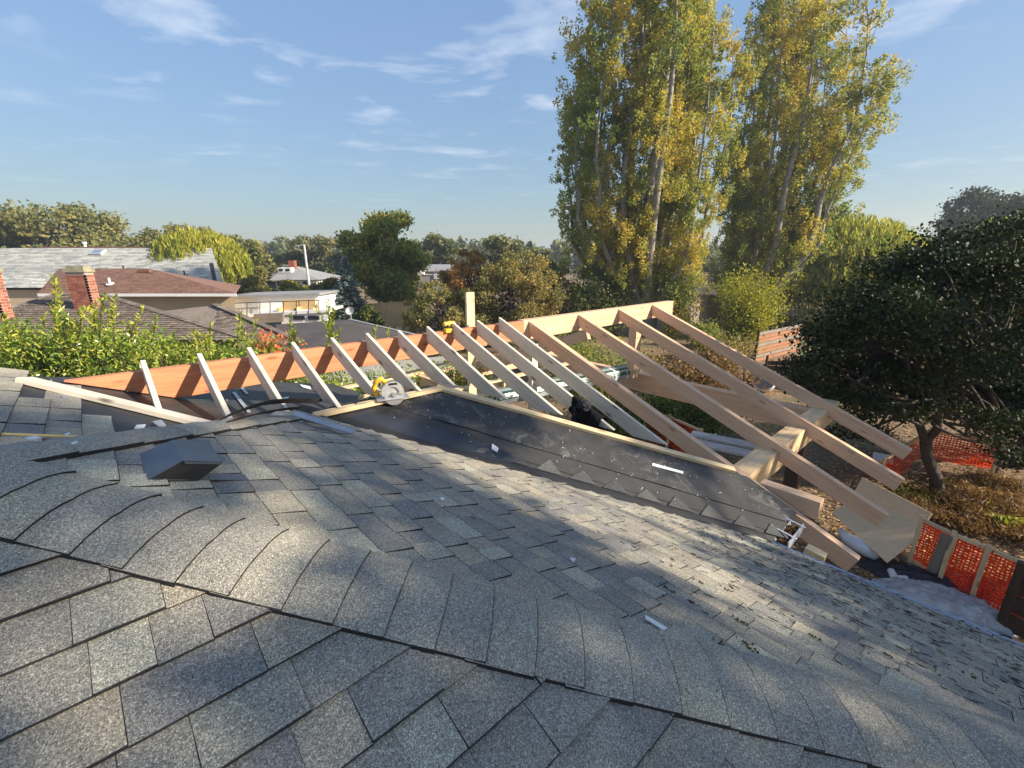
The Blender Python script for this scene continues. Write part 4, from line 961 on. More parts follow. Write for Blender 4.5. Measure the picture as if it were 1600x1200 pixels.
pc = gpt(1480, 950, 0.0); o = drape('plastic_sheet', M['plastic'], pc, math.radians(-24), .95, .42, .42, 3.3)
tag(o, 'crumpled milky plastic sheet heaped on the ground beyond the gutter', 'plastic sheet')
bm_path = [gpt(1312, 828, .1), gpt(1325, 842, .14), gpt(1342, 852, .15), gpt(1358, 862, .13), gpt(1370, 872, .1)]
b = MB(); b.tube(bm_path, [0.05, 0.11, 0.13, 0.12, 0.06], 9); b.tube([gpt(1312, 828, .1), gpt(1318, 838, .1)], [0.04, 0.08], 6); tag(b.build('plastic_bag', M['bag'], smooth=True), 'twisted white plastic bag lying by the leaning plywood', 'bag')
b = MB(); b.tube([gpt(1392, 892, .08), gpt(1399, 905, .08)], 0.055, 10); tag(b.build('pipe_offcut', M['white']), 'short upright white pipe offcut on the bare soil', 'pipe', 'white pipe offcuts')
b = MB(); b.tube([gpt(1402, 903, .06), gpt(1415, 904, .07), gpt(1430, 909, .06)], [0.045, 0.05, 0.035], 10); tag(b.build('pipe_offcut', M['white']), 'bent white pipe offcut lying flat on the soil', 'pipe', 'white pipe offcuts')
o = drape('tarp', M['tarp'], gpt(1500, 918, 0.0), math.radians(-24), 1.5, .45, .22, 7.7); tag(o, 'dark crumpled tarp along the foot of the orange fence', 'tarp')
dc = thing('timber_crate', 'dark stained timber box at the right edge beyond the gutter', 'box', gpt(1590, 985))
for z_ in (0.05, 0.35, 0.65): board('plank', gpt(1560, 985, 0) + Vector((0, 0, z_ + 0.28)), gpt(1700, 1050, 0) + Vector((0, 0, z_ + 0.28)), 0.04, 0.27, M['darkwood'], dc)
board('corner_post', gpt(1560, 985, 0), gpt(1560, 985, 0) + Vector((0, 0, 1.15)), 0.10, 0.10, M['darkwood'], dc, zhint=DA, top=False)
# scaffold planks
sf = thing('scaffold', 'scaffold of two grey planks on a frame under the fir rafters', 'scaffold', H(8, 2.9, -HC))
board('plank', H(8.15, 3.72, -3.5), H(8.45, 2.45, -3.5), 0.28, 0.05, M['planks'], sf); board('plank', H(8.55, 3.80, -3.49), H(8.88, 2.45, -3.49), 0.28, 0.05, M['planks'], sf)
for a_, b_ in ((8.1, 3.5), (8.9, 3.5), (8.3, 2.6), (9.0, 2.6)):
    b = MB(); b.tube([H(a_, b_, -HC), H(a_, b_, -3.56)], 0.022, 8); b.build('leg', M['alu'], sf)
for b_ in (3.5, 2.6):
    b = MB(); b.tube([H(8.05, b_, -3.58), H(9.05, b_, -3.58)], 0.022, 8); b.build('crossbar', M['alu'], sf)
# wheelbarrow-like bin and cooler under the beam
wc = H(7.3, 1.75, -HC)
wt = thing('window_unit', 'black framed glass window unit stored under the wall beam', 'window', wc)
b = MB(); fw = frame(H(7.0, 2.3, -HC + 0.05), (DA * 0.8 - DB * 0.6), (0, -0.35, 1))
for x0, x1, z0, z1 in ((0, 0.9, 0, 0.06), (0, 0.9, 1.04, 1.1), (0, 0.06, 0.06, 1.04), (0.84, 0.9, 0.06, 1.04)): b.box(x0, x1, -0.04, 0.04, z0, z1, mat=fw)
b.build('sash', M['white'], wt)
b = MB(); b.box(0.06, 0.84, -0.01, 0.01, 0.06, 1.04, mat=fw); b.build('pane', M['dark_glass'], wt)
cb = gpt(1375, 735, 0)
co = thing('cooler_box', 'blue and white cooler box on the wood chips under the far rafter tails', 'cooler', cb)
b = MB(); b.box(-0.25, 0.25, -0.18, 0.18, 0.0, 0.30, mat=Matrix.Translation(cb) @ Matrix.Rotation(0.9, 4, 'Z')); b.build('body', plain('cooler_blue', (0.01, 0.012, 0.06), None, 5, 0.4), co, bevel=0.02)
b = MB(); b.box(-0.27, 0.27, -0.20, 0.20, 0.30, 0.37, mat=Matrix.Translation(cb) @ Matrix.Rotation(0.9, 4, 'Z')); b.build('lid', M['white'], co, bevel=0.02)
# white drum, garden seat, raised bed, slat fence
dp_ = gpt(1192, 612, 0); dt = thing('white_tub', 'white round tub with dark opening tipped on the wood chips', 'tub', dp_)
ax = Vector((-0.55, -0.75, 0.4)).normalized(); c_ = dp_ + Vector((0, 0, 0.42)); b = MB(); b.tube([c_ - ax * 0.35, c_ - ax * 0.30, c_, c_ + ax * 0.32, c_ + ax * 0.36], [0.30, 0.38, 0.42, 0.44, 0.42], 20); b.build('body', M['white'], dt, smooth=True)
b = MB(); b.disc(c_ + ax * 0.365, ax, 0.37, 0.01, 20); b.build('opening', M['greywall'], dt)
gs = gpt(1262, 594, 0); gt_ = thing('garden_chair', 'pale yellow plastic garden chair between dark raised beds', 'chair', gs)
M['paleyellow'] = plain('pale_yellow_plastic', (0.62, 0.60, 0.32), (0.70, 0.68, 0.40), 5, 0.5)
mm = Matrix.Translation(gs) @ Matrix.Rotation(-0.5, 4, 'Z') @ Matrix.Scale(1.5, 4)
for nm, bx in (('seat', (-.27, .27, -.25, .25, .36, .42)), ('backrest', (-.27, .27, .22, .28, .42, .86)), ('armrest', (-.31, -.25, -.22, .25, .58, .63)), ('armrest', (.25, .31, -.22, .25, .58, .63)), ('leg', (-.27, -.22, -.24, -.19, 0, .36)), ('leg', (.22, .27, -.24, -.19, 0, .36)), ('leg', (-.27, -.22, .19, .24, 0, .36)), ('leg', (.22, .27, .19, .24, 0, .36))):
    b = MB(); b.box(*bx, mat=mm); b.build(nm, M['paleyellow'], gt_, bevel=0.01)
def rail_bed(label, pxs, h=0.45):
    t = thing('raised_bed', label, 'raised bed', gpt(*pxs[0]))
    for k in range(len(pxs) - 1):
        for z_ in (0.22, 0.45): board('plank', gpt(*pxs[k]) + Vector((0, 0, z_)), gpt(*pxs[k + 1]) + Vector((0, 0, z_)), 0.05, 0.2, M['darkwood'] if k != 1 else M['redwood'], t)
    for u, v in pxs: board('post', gpt(u, v), gpt(u, v) + Vector((0, 0, 0.7)), 0.09, 0.09, M['darkwood'], t, zhint=DA, top=False)
rail_bed('dark wooden raised bed frame behind the white tub', [(1196, 578), (1235, 580), (1290, 592)])
rail_bed('dark wooden raised bed frame in front of the pale garden chair', [(1230, 606), (1272, 616), (1292, 604)])
rail_bed('red cedar planter corner beside the white tub', [(1160, 602), (1168, 612), (1186, 604)])
def slat_fence(name, label, A, B, h, posts, nslat, mat, pmat, tilt=0, vert=False, step=0.15):
    t = thing(name, label, 'fence', A); d = (B - A); L = d.length; x = d.normalized(); nn = x.cross(DZ)
    if not vert:
        sh = h / nslat
        for k in range(nslat): board('slat', A + Vector((0, 0, sh * (k + 0.92))) , B + Vector((0, 0, sh * (k + 0.92))), 0.02, sh * 0.86, mat[k % len(mat)], t, bevel=0)
    else:
        n = int(L / step)
        for k in range(n):
            p = A + x * step * (k + 0.5); hh = h + random.uniform(-0.02, 0.02)
            board('board', p, p + Vector((0, 0, hh)), step * 0.94, 0.02, mat[random.randrange(len(mat))], t, zhint=nn, bevel=0, top=False)
        board('rail', A + nn * 0.03 + Vector((0, 0, h + 0.04)), B + nn * 0.03 + Vector((0, 0, h + 0.04)), 0.09, 0.04, pmat, t, bevel=0)
    for k in range(posts):
        p = A + d * (k / (posts - 1)) - nn * 0.05; board('post', p, p + Vector((0, 0, h + 0.1)), 0.09, 0.09, pmat, t, zhint=nn, bevel=0, top=False)
    return t
slat_fence('slat_fence', 'brown horizontal slat fence with black posts beside the leafy poplar foot', gpt(1180, 566), gpt(1246, 548), 1.55, 5, 8, [M['redwood'], M['greywood'], M['redwood']], M['black'])
slat_fence('board_fence', 'new yellow cedar board fence beyond the dark flat roof', py(553, 512, 34), py(655, 506, 34), 1.7, 6, 0, [M['yellowfence']], M['yellowfence'], vert=True, step=0.2)
slat_fence('board_fence', 'grey weathered board fence below the poplars with a red cap rail', py(1060, 508, 30), py(1125, 502, 36), 2.0, 5, 0, [M['greywood']], M['redwood'], vert=True, step=0.2)
slat_fence('board_fence', 'pale weathered board fence lower than the yellow one', py(560, 545, 27), py(655, 535, 27), 1.1, 5, 0, [M['greywood'], M['plywood']], M['yellowfence'], vert=True, step=0.2)
# chips and leaf litter near the trees
n = 16000; pts = np.empty((n, 3), np.float32)
k_ = 0
while k_ < n:
    u = rng.uniform(1040, 1600); v = rng.uniform(560, 960)
    q = gpt(u, v); pts[k_] = (q.x, q.y, 0.012 + rng.uniform(0, 0.02)); k_ += 1
u_, v_ = leaf_axes(n, 0.10, 0.05); u_[:, 2] *= 0.25; v_[:, 2] *= 0.25
tag(quads('leaf_litter', pts, u_, v_, M['chip']), 'tan wood chips and fallen leaves scattered over the yard', 'leaf litter', kind='stuff')

# ================================================================== NEIGHBOURING BUILDINGS (left)
def tri_tiles(name, corners, mat, parent, rows, wid, seed, th=0.03, clipf=None, stuff=True):
    """courses of shakes over a roof face given as P(origin at eave), X along the eave, Y up the slope"""
    O, X, Y, poly = corners; n = X.cross(Y).normalized(); n = n if n.z > 0 else -n
    r = random.Random(seed); b = MB(); Ly = Y.length; Lx = X.length; x_ = X.normalized(); y_ = Y.normalized(); eh = Ly / rows
    for k in range(rows):
        l = -r.uniform(0, wid)
        while l < Lx:
            wd = wid * r.uniform(0.6, 1.4); rect = [(l + 0.01, k * eh + r.uniform(-.03, .01)), (l + wd - 0.01, k * eh + r.uniform(-.03, .01)), (l + wd - 0.01, (k + 1.15) * eh), (l + 0.01, (k + 1.15) * eh)]; l += wd
            for i in range(len(poly)):
                p, q = poly[i], poly[(i + 1) % len(poly)]
                if len(rect) > 2: rect = clip(rect, lambda xx, yy: (q[0] - p[0]) * (yy - p[1]) - (q[1] - p[1]) * (xx - p[0]))
            if len(rect) < 3 or poly_area(rect) < 0.004: continue
            y0 = k * eh
            up = [O + x_ * p[0] + y_ * p[1] + n * (0.02 + th * (1 - (p[1] - y0) / (1.15 * eh))) for p in rect]
            b.prism([p - n * 0.02 for p in up], n * 0.02)
    o = b.build(name, mat, parent); 
    if stuff: o['kind'] = 'stuff'
    return o
def chimney(parent, c, w_, d_, h, rot=0.0, hgt_brick=0.085, name='chimney'):
    m4 = Matrix.Translation(c) @ Matrix.Rotation(rot, 4, 'Z'); b = MB(); b.box(-w_ / 2 + .01, w_ / 2 - .01, -d_ / 2 + .01, d_ / 2 - .01, 0, h, mat=m4); ch = b.build(name, M['mortar'], parent)
    nrow = int(h / hgt_brick); me = None; bl_ = 0.215
    for k in range(nrow):
        z0 = k * hgt_brick; off = 0 if k % 2 == 0 else bl_ / 2
        for face in (0, 1):
            L = w_ if face == 0 else d_; x = -L / 2 - off
            while x < L / 2 - 0.01:
                x0, x1 = max(x, -L / 2), min(x + bl_ - 0.022, L / 2); x += bl_
                if x1 - x0 < 0.02: continue
                b = MB()
                if face == 0: b.box(x0, x1, -d_ / 2, -d_ / 2 + 0.05, z0 + 0.009, z0 + hgt_brick - 0.009, mat=m4)
                else: b.box(w_ / 2 - 0.05, w_ / 2, x0, x1, z0 + 0.009, z0 + hgt_brick - 0.009, mat=m4)
                b.build('brick', M['brick'], ch)
    b = MB(); b.box(-w_ / 2 - .03, w_ / 2 + .03, -d_ / 2 - .03, d_ / 2 + .03, h, h + 0.10, mat=m4); b.box(-w_ / 2 + .03, w_ / 2 - .03, -d_ / 2 + .03, d_ / 2 - .03, h + 0.10, h + 0.19, mat=m4); b.build('chimney_cap', M['cement'], parent)
    return ch
# brown shake-roofed bungalow behind the hedge
DH = 15.0
sk = thing('neighbour_house', 'bungalow with brown shake hip roof and brick chimneys behind the hedge', 'house', py(120, 470, DH + 2) - Vector((0, 0, 3.5)))
R0, R1 = py(85, 461, DH + 1.0), py(160, 461, DH + 1.0); R1.z = R0.z                     # short ridge
E1 = py(398, 533, 12.3); EZ = E1.z
def ez(p): return Vector((p.x, p.y, EZ))
E0 = ez(py(-150, 530, 12.3)); E2 = E1 + Vector((-11.5, 8.5, 0)); E3 = ez(R0 + Vector((-5.4, 4.5, 0)))
b = MB(); b.poly([E0, E1, R1, R0]); b.poly([E1, E2, R1]); b.poly([E2, E3, R0, R1]); b.poly([E3, E0, R0]); b.build('roof', M['shake'], sk)
X = E1 - E0; foot = (R0 - E0).project(X); Yv = (R0 - E0) - foot
tri_tiles('shake_field', (E0, X, Yv, [(0, 0), (X.length, 0), ((R1 - E0).dot(X.normalized()), Yv.length), ((R0 - E0).dot(X.normalized()), Yv.length)]), M['shake'], sk, 24, 0.19, 41)
for A_, B_ in ((E0, R0), (R1, E1), (R0, R1)):
    n = int((B_ - A_).length / 0.28); dd = (B_ - A_) / n
    for k in range(n):
        p = A_ + dd * k + Vector((0, 0, 0.06)); b = MB(); xx = dd.normalized(); yy = xx.cross(DZ).normalized(); up = Vector((0, 0, 0.035))
        b.poly([p - yy * .14 - up * .9, p, p + dd * 1.1 + up * .3, p + dd * 1.1 - yy * .14 - up * .6]); b.poly([p, p + yy * .14 - up * .9, p + dd * 1.1 + yy * .14 - up * .6, p + dd * 1.1 + up * .3])
        b.build('ridge_shake', M['shake'], sk)
b = MB(); b.prism([E0 + Vector((.5, .5, -.1)), E1 + Vector((-.5, .5, -.1)), E2 + Vector((-.5, -.5, -.1)), E3 + Vector((.5, -.5, -.1))], Vector((0, 0, -EZ + .1))); b.build('wall', M['cream'], sk)
cbase = py(143, 500, DH - 0.3); chimney(sk, Vector((cbase.x, cbase.y, py(143, 500, DH - .3).z)), 0.62, 0.34, py(129, 416, DH - .3).z - cbase.z - 0.18)
cbase = py(3, 510, DH - 1.2); chimney(sk, cbase, 0.62, 0.34, py(0, 425, DH - 1.2).z - cbase.z)
# second, lower shake wing to the right
w0 = thing('shake_wing', 'low brown shake roof wing below the red-brown hip roof', 'roof wing', py(330, 520, 17) - Vector((0, 0, 2.0)))
A_, B_, C2, D2 = py(255, 486, 18.5), py(335, 477, 18.5), py(470, 535, 15.5), py(300, 560, 15.0)
nw = (C2 - D2).cross(A_ - D2); rw = ray(335, 477); B_ = CAMP + rw * ((D2 - CAMP).dot(nw) / rw.dot(nw))
b = MB(); b.poly([D2, C2, B_, A_]); b.build('roof', M['shake'], w0)
X = C2 - D2; xn = X.normalized(); Yv = (A_ - D2) - (A_ - D2).project(X)
loc = lambda p: ((p - D2).dot(xn), (p - D2).dot(Yv.normalized()))
tri_tiles('shake_field', (D2, X, Yv, [loc(D2), loc(C2), loc(B_), loc(A_)]), M['shake'], w0, 13, 0.22, 43)
n = 16; dd = (C2 - B_) / n
for k in range(n):
    p = B_ + dd * k + Vector((0, 0, 0.05)); b = MB(); b.box(0, dd.length * 1.1, -.13, .13, -.02, .02, mat=frame(p, dd)); b.build('ridge_shake', M['shake'], w0)
b = MB(); b.prism([D2 + Vector((0, .4, -.3)), C2 + Vector((-.5, .4, -.3)), B_ + Vector((-.2, 0, -.5)), A_ + Vector((.2, 0, -.5))], Vector((0, 0, -1.6))); b.build('wall', M['cream'], w0)
# red-brown hip roof house
DR = 25.0
rh = thing('neighbour_house', 'cream house with red-brown hip roof and white vent pipe', 'house', py(255, 450, DR + 2) - Vector((0, 0, 4)))
ap = py(232, 420, DR + 3.2); e0, e1 = py(60, 464, DR), py(368, 453, DR)
e1.z = e0.z = (e0.z + e1.z) / 2; ap2 = ap + (e0 - e1).normalized() * 5.5; e2 = e1 + Vector((-3.8, 7.0, 0)); e3 = e0 + Vector((0, 7, 0))
b = MB(); b.poly([e0, e1, ap, ap2]); b.poly([e1, e2, ap]); b.poly([e2, e3, ap2, ap]); rf = b.build('roof', M['brownroof'], rh)
X = e1 - e0; Yv = (ap - e0) - (ap - e0).project(X); xn = X.normalized(); loc = lambda p: ((p - e0).dot(xn), (p - e0).dot(Yv.normalized()))
tri_tiles('shingle_field', (e0, X, Yv, [loc(e0), loc(e1), loc(ap), loc(ap2)]), M['brownroof'], rh, 26, 0.3, 44, 0.012)
b = MB(); b.box(0, (e1 - e0).length, -.02, .02, -.16, 0.0, mat=frame(e0, e1 - e0)); b.build('fascia', M['white'], rh)
b = MB(); b.prism([e0 + Vector((.6, .7, -.18)), e1 + Vector((-.6, .7, -.18)), e2 + Vector((-.6, -.5, -.18)), e3 + Vector((.6, -.5, -.18))], Vector((0, 0, -3.2))); b.build('wall', M['cream'], rh)
vp_ = py(172, 444, DR + 0.9); b = MB(); b.tube([vp_, vp_ + Vector((0, 0, 0.35))], 0.06, 10); b.disc(vp_ + Vector((0, 0, 0.02)), (0, -.4, 1), 0.2, 0.03, 12); b.build('vent_pipe', M['white'], rh)
vb_ = py(228, 425, DR + 2.7); b = MB(); b.box(-.3, .3, -.15, .15, 0, .14, mat=Matrix.Translation(vb_)); b.build('roof_vent', M['brownroof'], rh)
# large pale grey roof
DG = 40.0
gh = thing('large_building', 'long building with pale grey-green shingle roof behind the chimneys', 'building', py(100, 450, DG) - Vector((0, 0, 3)))
g0, g1 = py(-220, 388, DG + 5.5), py(331, 391, DG + 5.5); g1.z = g0.z; g2, g3 = py(352, 450, DG), py(-220, 452, DG); g3.z = g2.z; 
b = MB(); b.poly([g3, g2, g1, g0]); b.poly([g2, g2 + Vector((-10, 11, 0)), g1]); b.poly([g2 + Vector((-10, 11, 0)), g3 + Vector((0, 11, 0)), g0, g1]); b.build('roof', M['greyroof'], gh)
X = g2 - g3; xn = X.normalized(); Yv = (g0 - g3) - (g0 - g3).project(X); loc = lambda p: ((p - g3).dot(xn), (p - g3).dot(Yv.normalized()))
tri_tiles('shingle_field', (g3, X, Yv, [loc(g3), loc(g2), loc(g1), loc(g0)]), M['greyroof'], gh, 26, 0.75, 45, 0.03)
b = MB(); b.prism([g3 + Vector((0, .5, -.2)), g2 + Vector((-.4, .5, -.2)), g2 + Vector((-9.5, 10, -.2)), g3 + Vector((0, 10, -.2))], Vector((0, 0, -2.5))); b.build('wall', M['cream'], gh)
def onroof(u, v):
    n = (g2 - g3).cross(g0 - g3); r = ray(u, v); return CAMP + r * ((g3 - CAMP).dot(n) / r.dot(n))
s0_ = onroof(154, 396); b = MB(); b.box(-.55, .55, -.4, .4, -.05, .22, mat=Matrix.Translation(s0_) @ Matrix.Rotation(math.radians(30), 4, 'X')); sk_ = b.build('skylight', M['planks'], gh)
b = MB(); b.box(-.45, .45, -.3, .3, .22, .235, mat=Matrix.Translation(s0_) @ Matrix.Rotation(math.radians(30), 4, 'X')); b.build('pane', M['alu'], sk_)
for u, v in ((194, 424), (289, 432)):
    q = onroof(u, v); b = MB(); b.tube([q, q + Vector((0, 0, .5))], .07, 8); b.disc(q + Vector((0, 0, .03)), (0, -.5, 1), .3, .05, 10); b.build('vent_pipe', M['rubber'], gh)
q = onroof(331, 430); b = MB(); b.tube([onroof(329, 412), onroof(335, 442)], .1, 6); b.tube([onroof(332, 412), onroof(338, 442)], .1, 6); b.build('solar_pipe', M['rubber'], gh)
b = MB(); b.box(0, 14, -.15, .15, -.1, .12, mat=frame(py(62, 387.6, DG + 6.2), (1, 0.02, 0))); b.build('ridge_trim', M['brownroof'], gh)
q = py(134, 388, DG + 6.4); b = MB(); b.tube([q, q + Vector((0, 0, .45))], .12, 8); b.tube([q + Vector((0, 0, .45)), q + Vector((0, 0, .6))], .2, 8); b.build('roof_cowl', M['white'], gh)
q = onroof(57, 442)
for i in range(3):
    for j in range(3):
        c = onroof(50 + 8 * j + (4 if i % 2 else 0), 438 + 4.5 * i); b = MB(); b.box(-.2, .2, -.05, .05, -.06, .08, mat=Matrix.Translation(c)); b.build('vent_block', M['white'], gh)
# white flat-roofed building with a furnished deck
DW = 30.0
wh = thing('deck_building', 'white flat-roofed building with a railed roof deck', 'building', py(430, 500, DW) - Vector((0, 0, 2)))
a_, b2 = py(350, 467, DW), py(497, 462, DW - .5); zt = a_.z
def wpt(u, v, Y=DW): return py(u, v, Y)
b = MB(); b.prism([wpt(345, 466), wpt(497, 461), wpt(497, 492), wpt(345, 498)], Vector((.4, 3.0, 0))); b.build('wall', M['white'], wh)
b = MB(); b.prism([wpt(343, 463, DW - .2), wpt(499, 457.5, DW - .2), wpt(499, 461.5, DW - .2), wpt(343, 467.5, DW - .2)], Vector((.4, 3.4, 0))); b.build('roof_edge', M['farroof'], wh)
b = MB(); b.prism([wpt(370, 492, DW - 2.5), wpt(512, 484, DW - 2.5), wpt(512, 488, DW - 2.5), wpt(370, 497, DW - 2.5)], Vector((0, 2.6, 0))); b.build('deck', M['white'], wh)
b = MB(); b.prism([wpt(440, 489, DW - 2.4), wpt(512, 486, DW - 2.4), wpt(512, 508, DW - 2.4), wpt(440, 510, DW - 2.4)], Vector((0, .3, 0))); b.build('lower_wall', M['white'], wh)
for u in (467, 490):
    c = wpt(u, 496.5, DW - 2.45); b = MB(); b.box(-.35, .35, -.02, .02, -.12, .12, mat=Matrix.Translation(c)); b.build('window', M['dark_glass'], wh)
for u in (364, 386, 406, 422, 443, 463, 482, 498):
    v0_ = 469 + (500 - u) * 0.03; b = MB(); b.tube([wpt(u, v0_, DW - 2.5), wpt(u, v0_ + 21, DW - 2.5)], .025, 6); b.build('railing_post', M['black'], wh)
b = MB(); b.tube([wpt(360, 474, DW - 2.5), wpt(500, 469, DW - 2.5)], .025, 6); b.build('rail', M['black'], wh)
b = MB(); b.prism([wpt(366, 474, DW - 2.3), wpt(404, 473, DW - 2.3), wpt(404, 492, DW - 2.3), wpt(366, 493, DW - 2.3)], Vector((0, .02, 0))); b.build('glass_panel', M['planks'], wh)
b = MB(); b.prism([wpt(396, 491, DW - 2.9), wpt(442, 489, DW - 2.9), wpt(442, 503, DW - 2.9), wpt(396, 505, DW - 2.9)], Vector((0, .2, 0))); b.build('side_wall', M['greywood'], wh)
for i, (u, lab) in enumerate(((388, 'low yellow wood bench on the deck behind glass'), (452, 'tan rattan deck chair left of its twin on the roof deck'), (479, 'tan rattan deck chair right of its twin on the roof deck'))):
    c = wpt(u, 488 - i, DW - 1.6); sc_ = 1.0 if i else 0.8; ct = thing('deck_chair', lab, 'chair', c - Vector((0, 0, .5)))
    mm = Matrix.Translation(c - Vector((0, 0, .45))) @ Matrix.Scale(sc_, 4)
    for nm, bx in (('seat', (-.5, .5, -.35, .35, .3, .5)), ('backrest', (-.5, .5, .25, .45, .5, 1.15)), ('armrest', (-.6, -.45, -.35, .35, .3, .7)), ('armrest', (.45, .6, -.35, .35, .3, .7)), ('base', (-.45, .45, -.3, .3, 0, .3))):
        b = MB(); b.box(*bx, mat=mm); b.build(nm, M['yellowfence'], ct)
# dark flat roof in front of it
fr = thing('flat_roof_building', 'low building with dark nearly flat roof just past the hedge', 'building', py(520, 525, 16) - Vector((0, 0, 2)))
q4 = [py(430, 507, 20), py(545, 499, 20.5), py(720, 540, 16.5), py(450, 565, 13)]
b = MB(); b.prism(q4, Vector((0, 0, -.12))); b.build('roof', M['darkroof'], fr)
b = MB(); b.prism([p + Vector((0, 0, -.125)) for p in [q4[0].lerp(q4[2], .06), q4[1].lerp(q4[3], .06), q4[2].lerp(q4[0], .06), q4[3].lerp(q4[1], .06)]], Vector((0, 0, -1.9))); b.build('wall', M['greywall'], fr)
board('roof_edge', q4[1] + Vector((0, 0, .03)), q4[2] + Vector((0, 0, .03)), .15, .06, M['farroof'], fr)
dsh = py(547, 486, 24); ds = thing('satellite_dish', 'small grey satellite dish on a post near the blue spruce', 'dish', Vector((dsh.x, dsh.y, 1.5)))
b = MB(); b.tube([dsh + Vector((0, 0.05, 0)), dsh + Vector((0, 0, 0)), dsh + Vector((.02, -.09, .03))], [.03, .12, .21], 14, cap=False); b.build('dish', M['planks'], ds, smooth=True)
b = MB(); b.tube([dsh, Vector((dsh.x, dsh.y + .1, 1.4))], .04, 6); b.build('mast', M['alu'], ds)
# far houses
fh = thing('far_house', 'far white house with grey hip roof, brick chimney and dormer', 'house', py(460, 440, 60) - Vector((0, 0, 2)))
r0, r1 = py(448, 414, 64), py(455, 414, 64); l0, l1 = py(420, 438, 60), py(499, 437, 60); l2, l3 = l1 + Vector((0, 9, 0)), l0 + Vector((0, 9, 0))
b = MB(); b.poly([l0, l1, r1, r0]); b.poly([l1, l2, r1]); b.poly([l3, l0, r0]); b.poly([l2, l3, r0, r1]); b.build('roof', M['farroof'], fh)
b = MB(); b.prism([l0 + Vector((.5, .5, -.1)), l1 + Vector((-.5, .5, -.1)), l2 + Vector((-.5, -.5, -.1)), l3 + Vector((.5, -.5, -.1))], Vector((0, 0, -3))); b.build('wall', M['white'], fh)
for u in (426, 438, 462, 478):
    c = py(u, 445, 60.35); b = MB(); b.box(-.35, .35, -.1, .1, -.5, .4, mat=Matrix.Translation(c)); b.build('window', M['dark_glass'], fh)
c = py(446, 421, 62); b = MB(); b.box(-.9, .9, -.3, 1.5, -.4, .25, mat=Matrix.Translation(c)); dm = b.build('dormer', M['white'], fh)
for k in (-.45, .45):
    b = MB(); b.box(k - .25, k + .25, -.36, -.3, -.2, .1, mat=Matrix.Translation(c)); b.build('pane', M['dark_glass'], dm)
c = py(457, 413, 63); b = MB(); b.box(-.4, .4, -.4, .4, -.6, .5, mat=Matrix.Translation(c)); b.build('chimney', M['brick'], fh)
f2 = thing('far_house', 'far two-storey grey house with white windows behind the maple', 'house', py(680, 440, 55) - Vector((0, 0, 3)))
A_, B_ = py(656, 424, 55), py(706, 424, 55); T0, T1 = py(663, 413, 59), py(704, 413, 59)
b = MB(); b.poly([A_, B_, T1, T0]); b.build('roof', M['farroof'], f2)
b = MB(); b.prism([A_ + Vector((.2, .3, -.05)), B_ + Vector((-.2, .3, -.05)), B_ + Vector((-.2, 6, -.05)), A_ + Vector((.2, 6, -.05))], Vector((0, 0, -5))); b.build('wall', M['greywall'], f2)
b = MB(); b.prism([A_ + Vector((.2, .2, -.3)), B_ + Vector((-.2, .2, -.3)), B_ + Vector((-.2, .2, -.42)), A_ + Vector((.2, .2, -.42))], Vector((0, .1, 0))); b.build('trim', M['white'], f2)
for u in (680, 685, 690):
    c = py(u, 429, 55.2); b = MB(); b.box(-.17, .17, -.05, .05, -.5, .35, mat=Matrix.Translation(c)); wn = b.build('window', M['white'], f2)
    b = MB(); b.box(-.12, .12, -.06, -.05, -.42, .28, mat=Matrix.Translation(c)); b.build('pane', M['planks'], wn)
c = py(658, 418, 55); b = MB(); b.box(-.4, .4, -.4, .4, -.8, .5, mat=Matrix.Translation(c)); b.build('chimney', M['white'], f2)
# small white shed roof and grey house glimpsed below the poplars
s1 = py(943, 474, 33); sh_ = thing('garden_shed', 'small white-gabled shed between bushes below the left poplar', 'shed', Vector((s1.x, s1.y, 0)))
b = MB(); mm = Matrix.Translation(Vector((s1.x, s1.y, 0))); b.prism([mm @ Vector(p) for p in ((-.7, 0, 0), (.7, 0, 0), (.7, 0, s1.z - .5), (0, 0, s1.z), (-.7, 0, s1.z - .5))], Vector((0, 2, 0))); b.build('wall', M['white'], sh_)
b = MB(); b.prism([mm @ Vector(p) for p in ((-.8, -.1, s1.z - .55), (0, -.1, s1.z + .02), (.8, -.1, s1.z - .55), (.8, -.1, s1.z - .48), (0, -.1, s1.z + .1), (-.8, -.1, s1.z - .48))], Vector((0, 2.2, 0))); b.build('roof', M['farroof'], sh_)
s2 = py(1090, 455, 44); gh2 = thing('grey_house', 'dark-roofed pale grey house glimpsed between the poplars', 'house', Vector((s2.x, s2.y, 0)))
mm = Matrix.Translation(Vector((s2.x, s2.y, 0))); zt = s2.z
b = MB(); b.box(-2.2, 2.2, 0, 5, 0, zt - .3, mat=mm); b.build('wall', M['greywall'], gh2)
b = MB(); b.prism([mm @ Vector(p) for p in ((-2.6, -.4, zt - .4), (2.6, -.4, zt - .4), (2.0, 2.5, zt + 1.6), (-2.0, 2.5, zt + 1.6))], Vector((0, 0, .12))); b.build('roof', M['darkroof'], gh2)
for k in (-1.2, .8):
    b = MB(); b.box(k, k + .8, -.05, .02, zt - 1.5, zt - .7, mat=mm); b.build('window', M['white'], gh2)
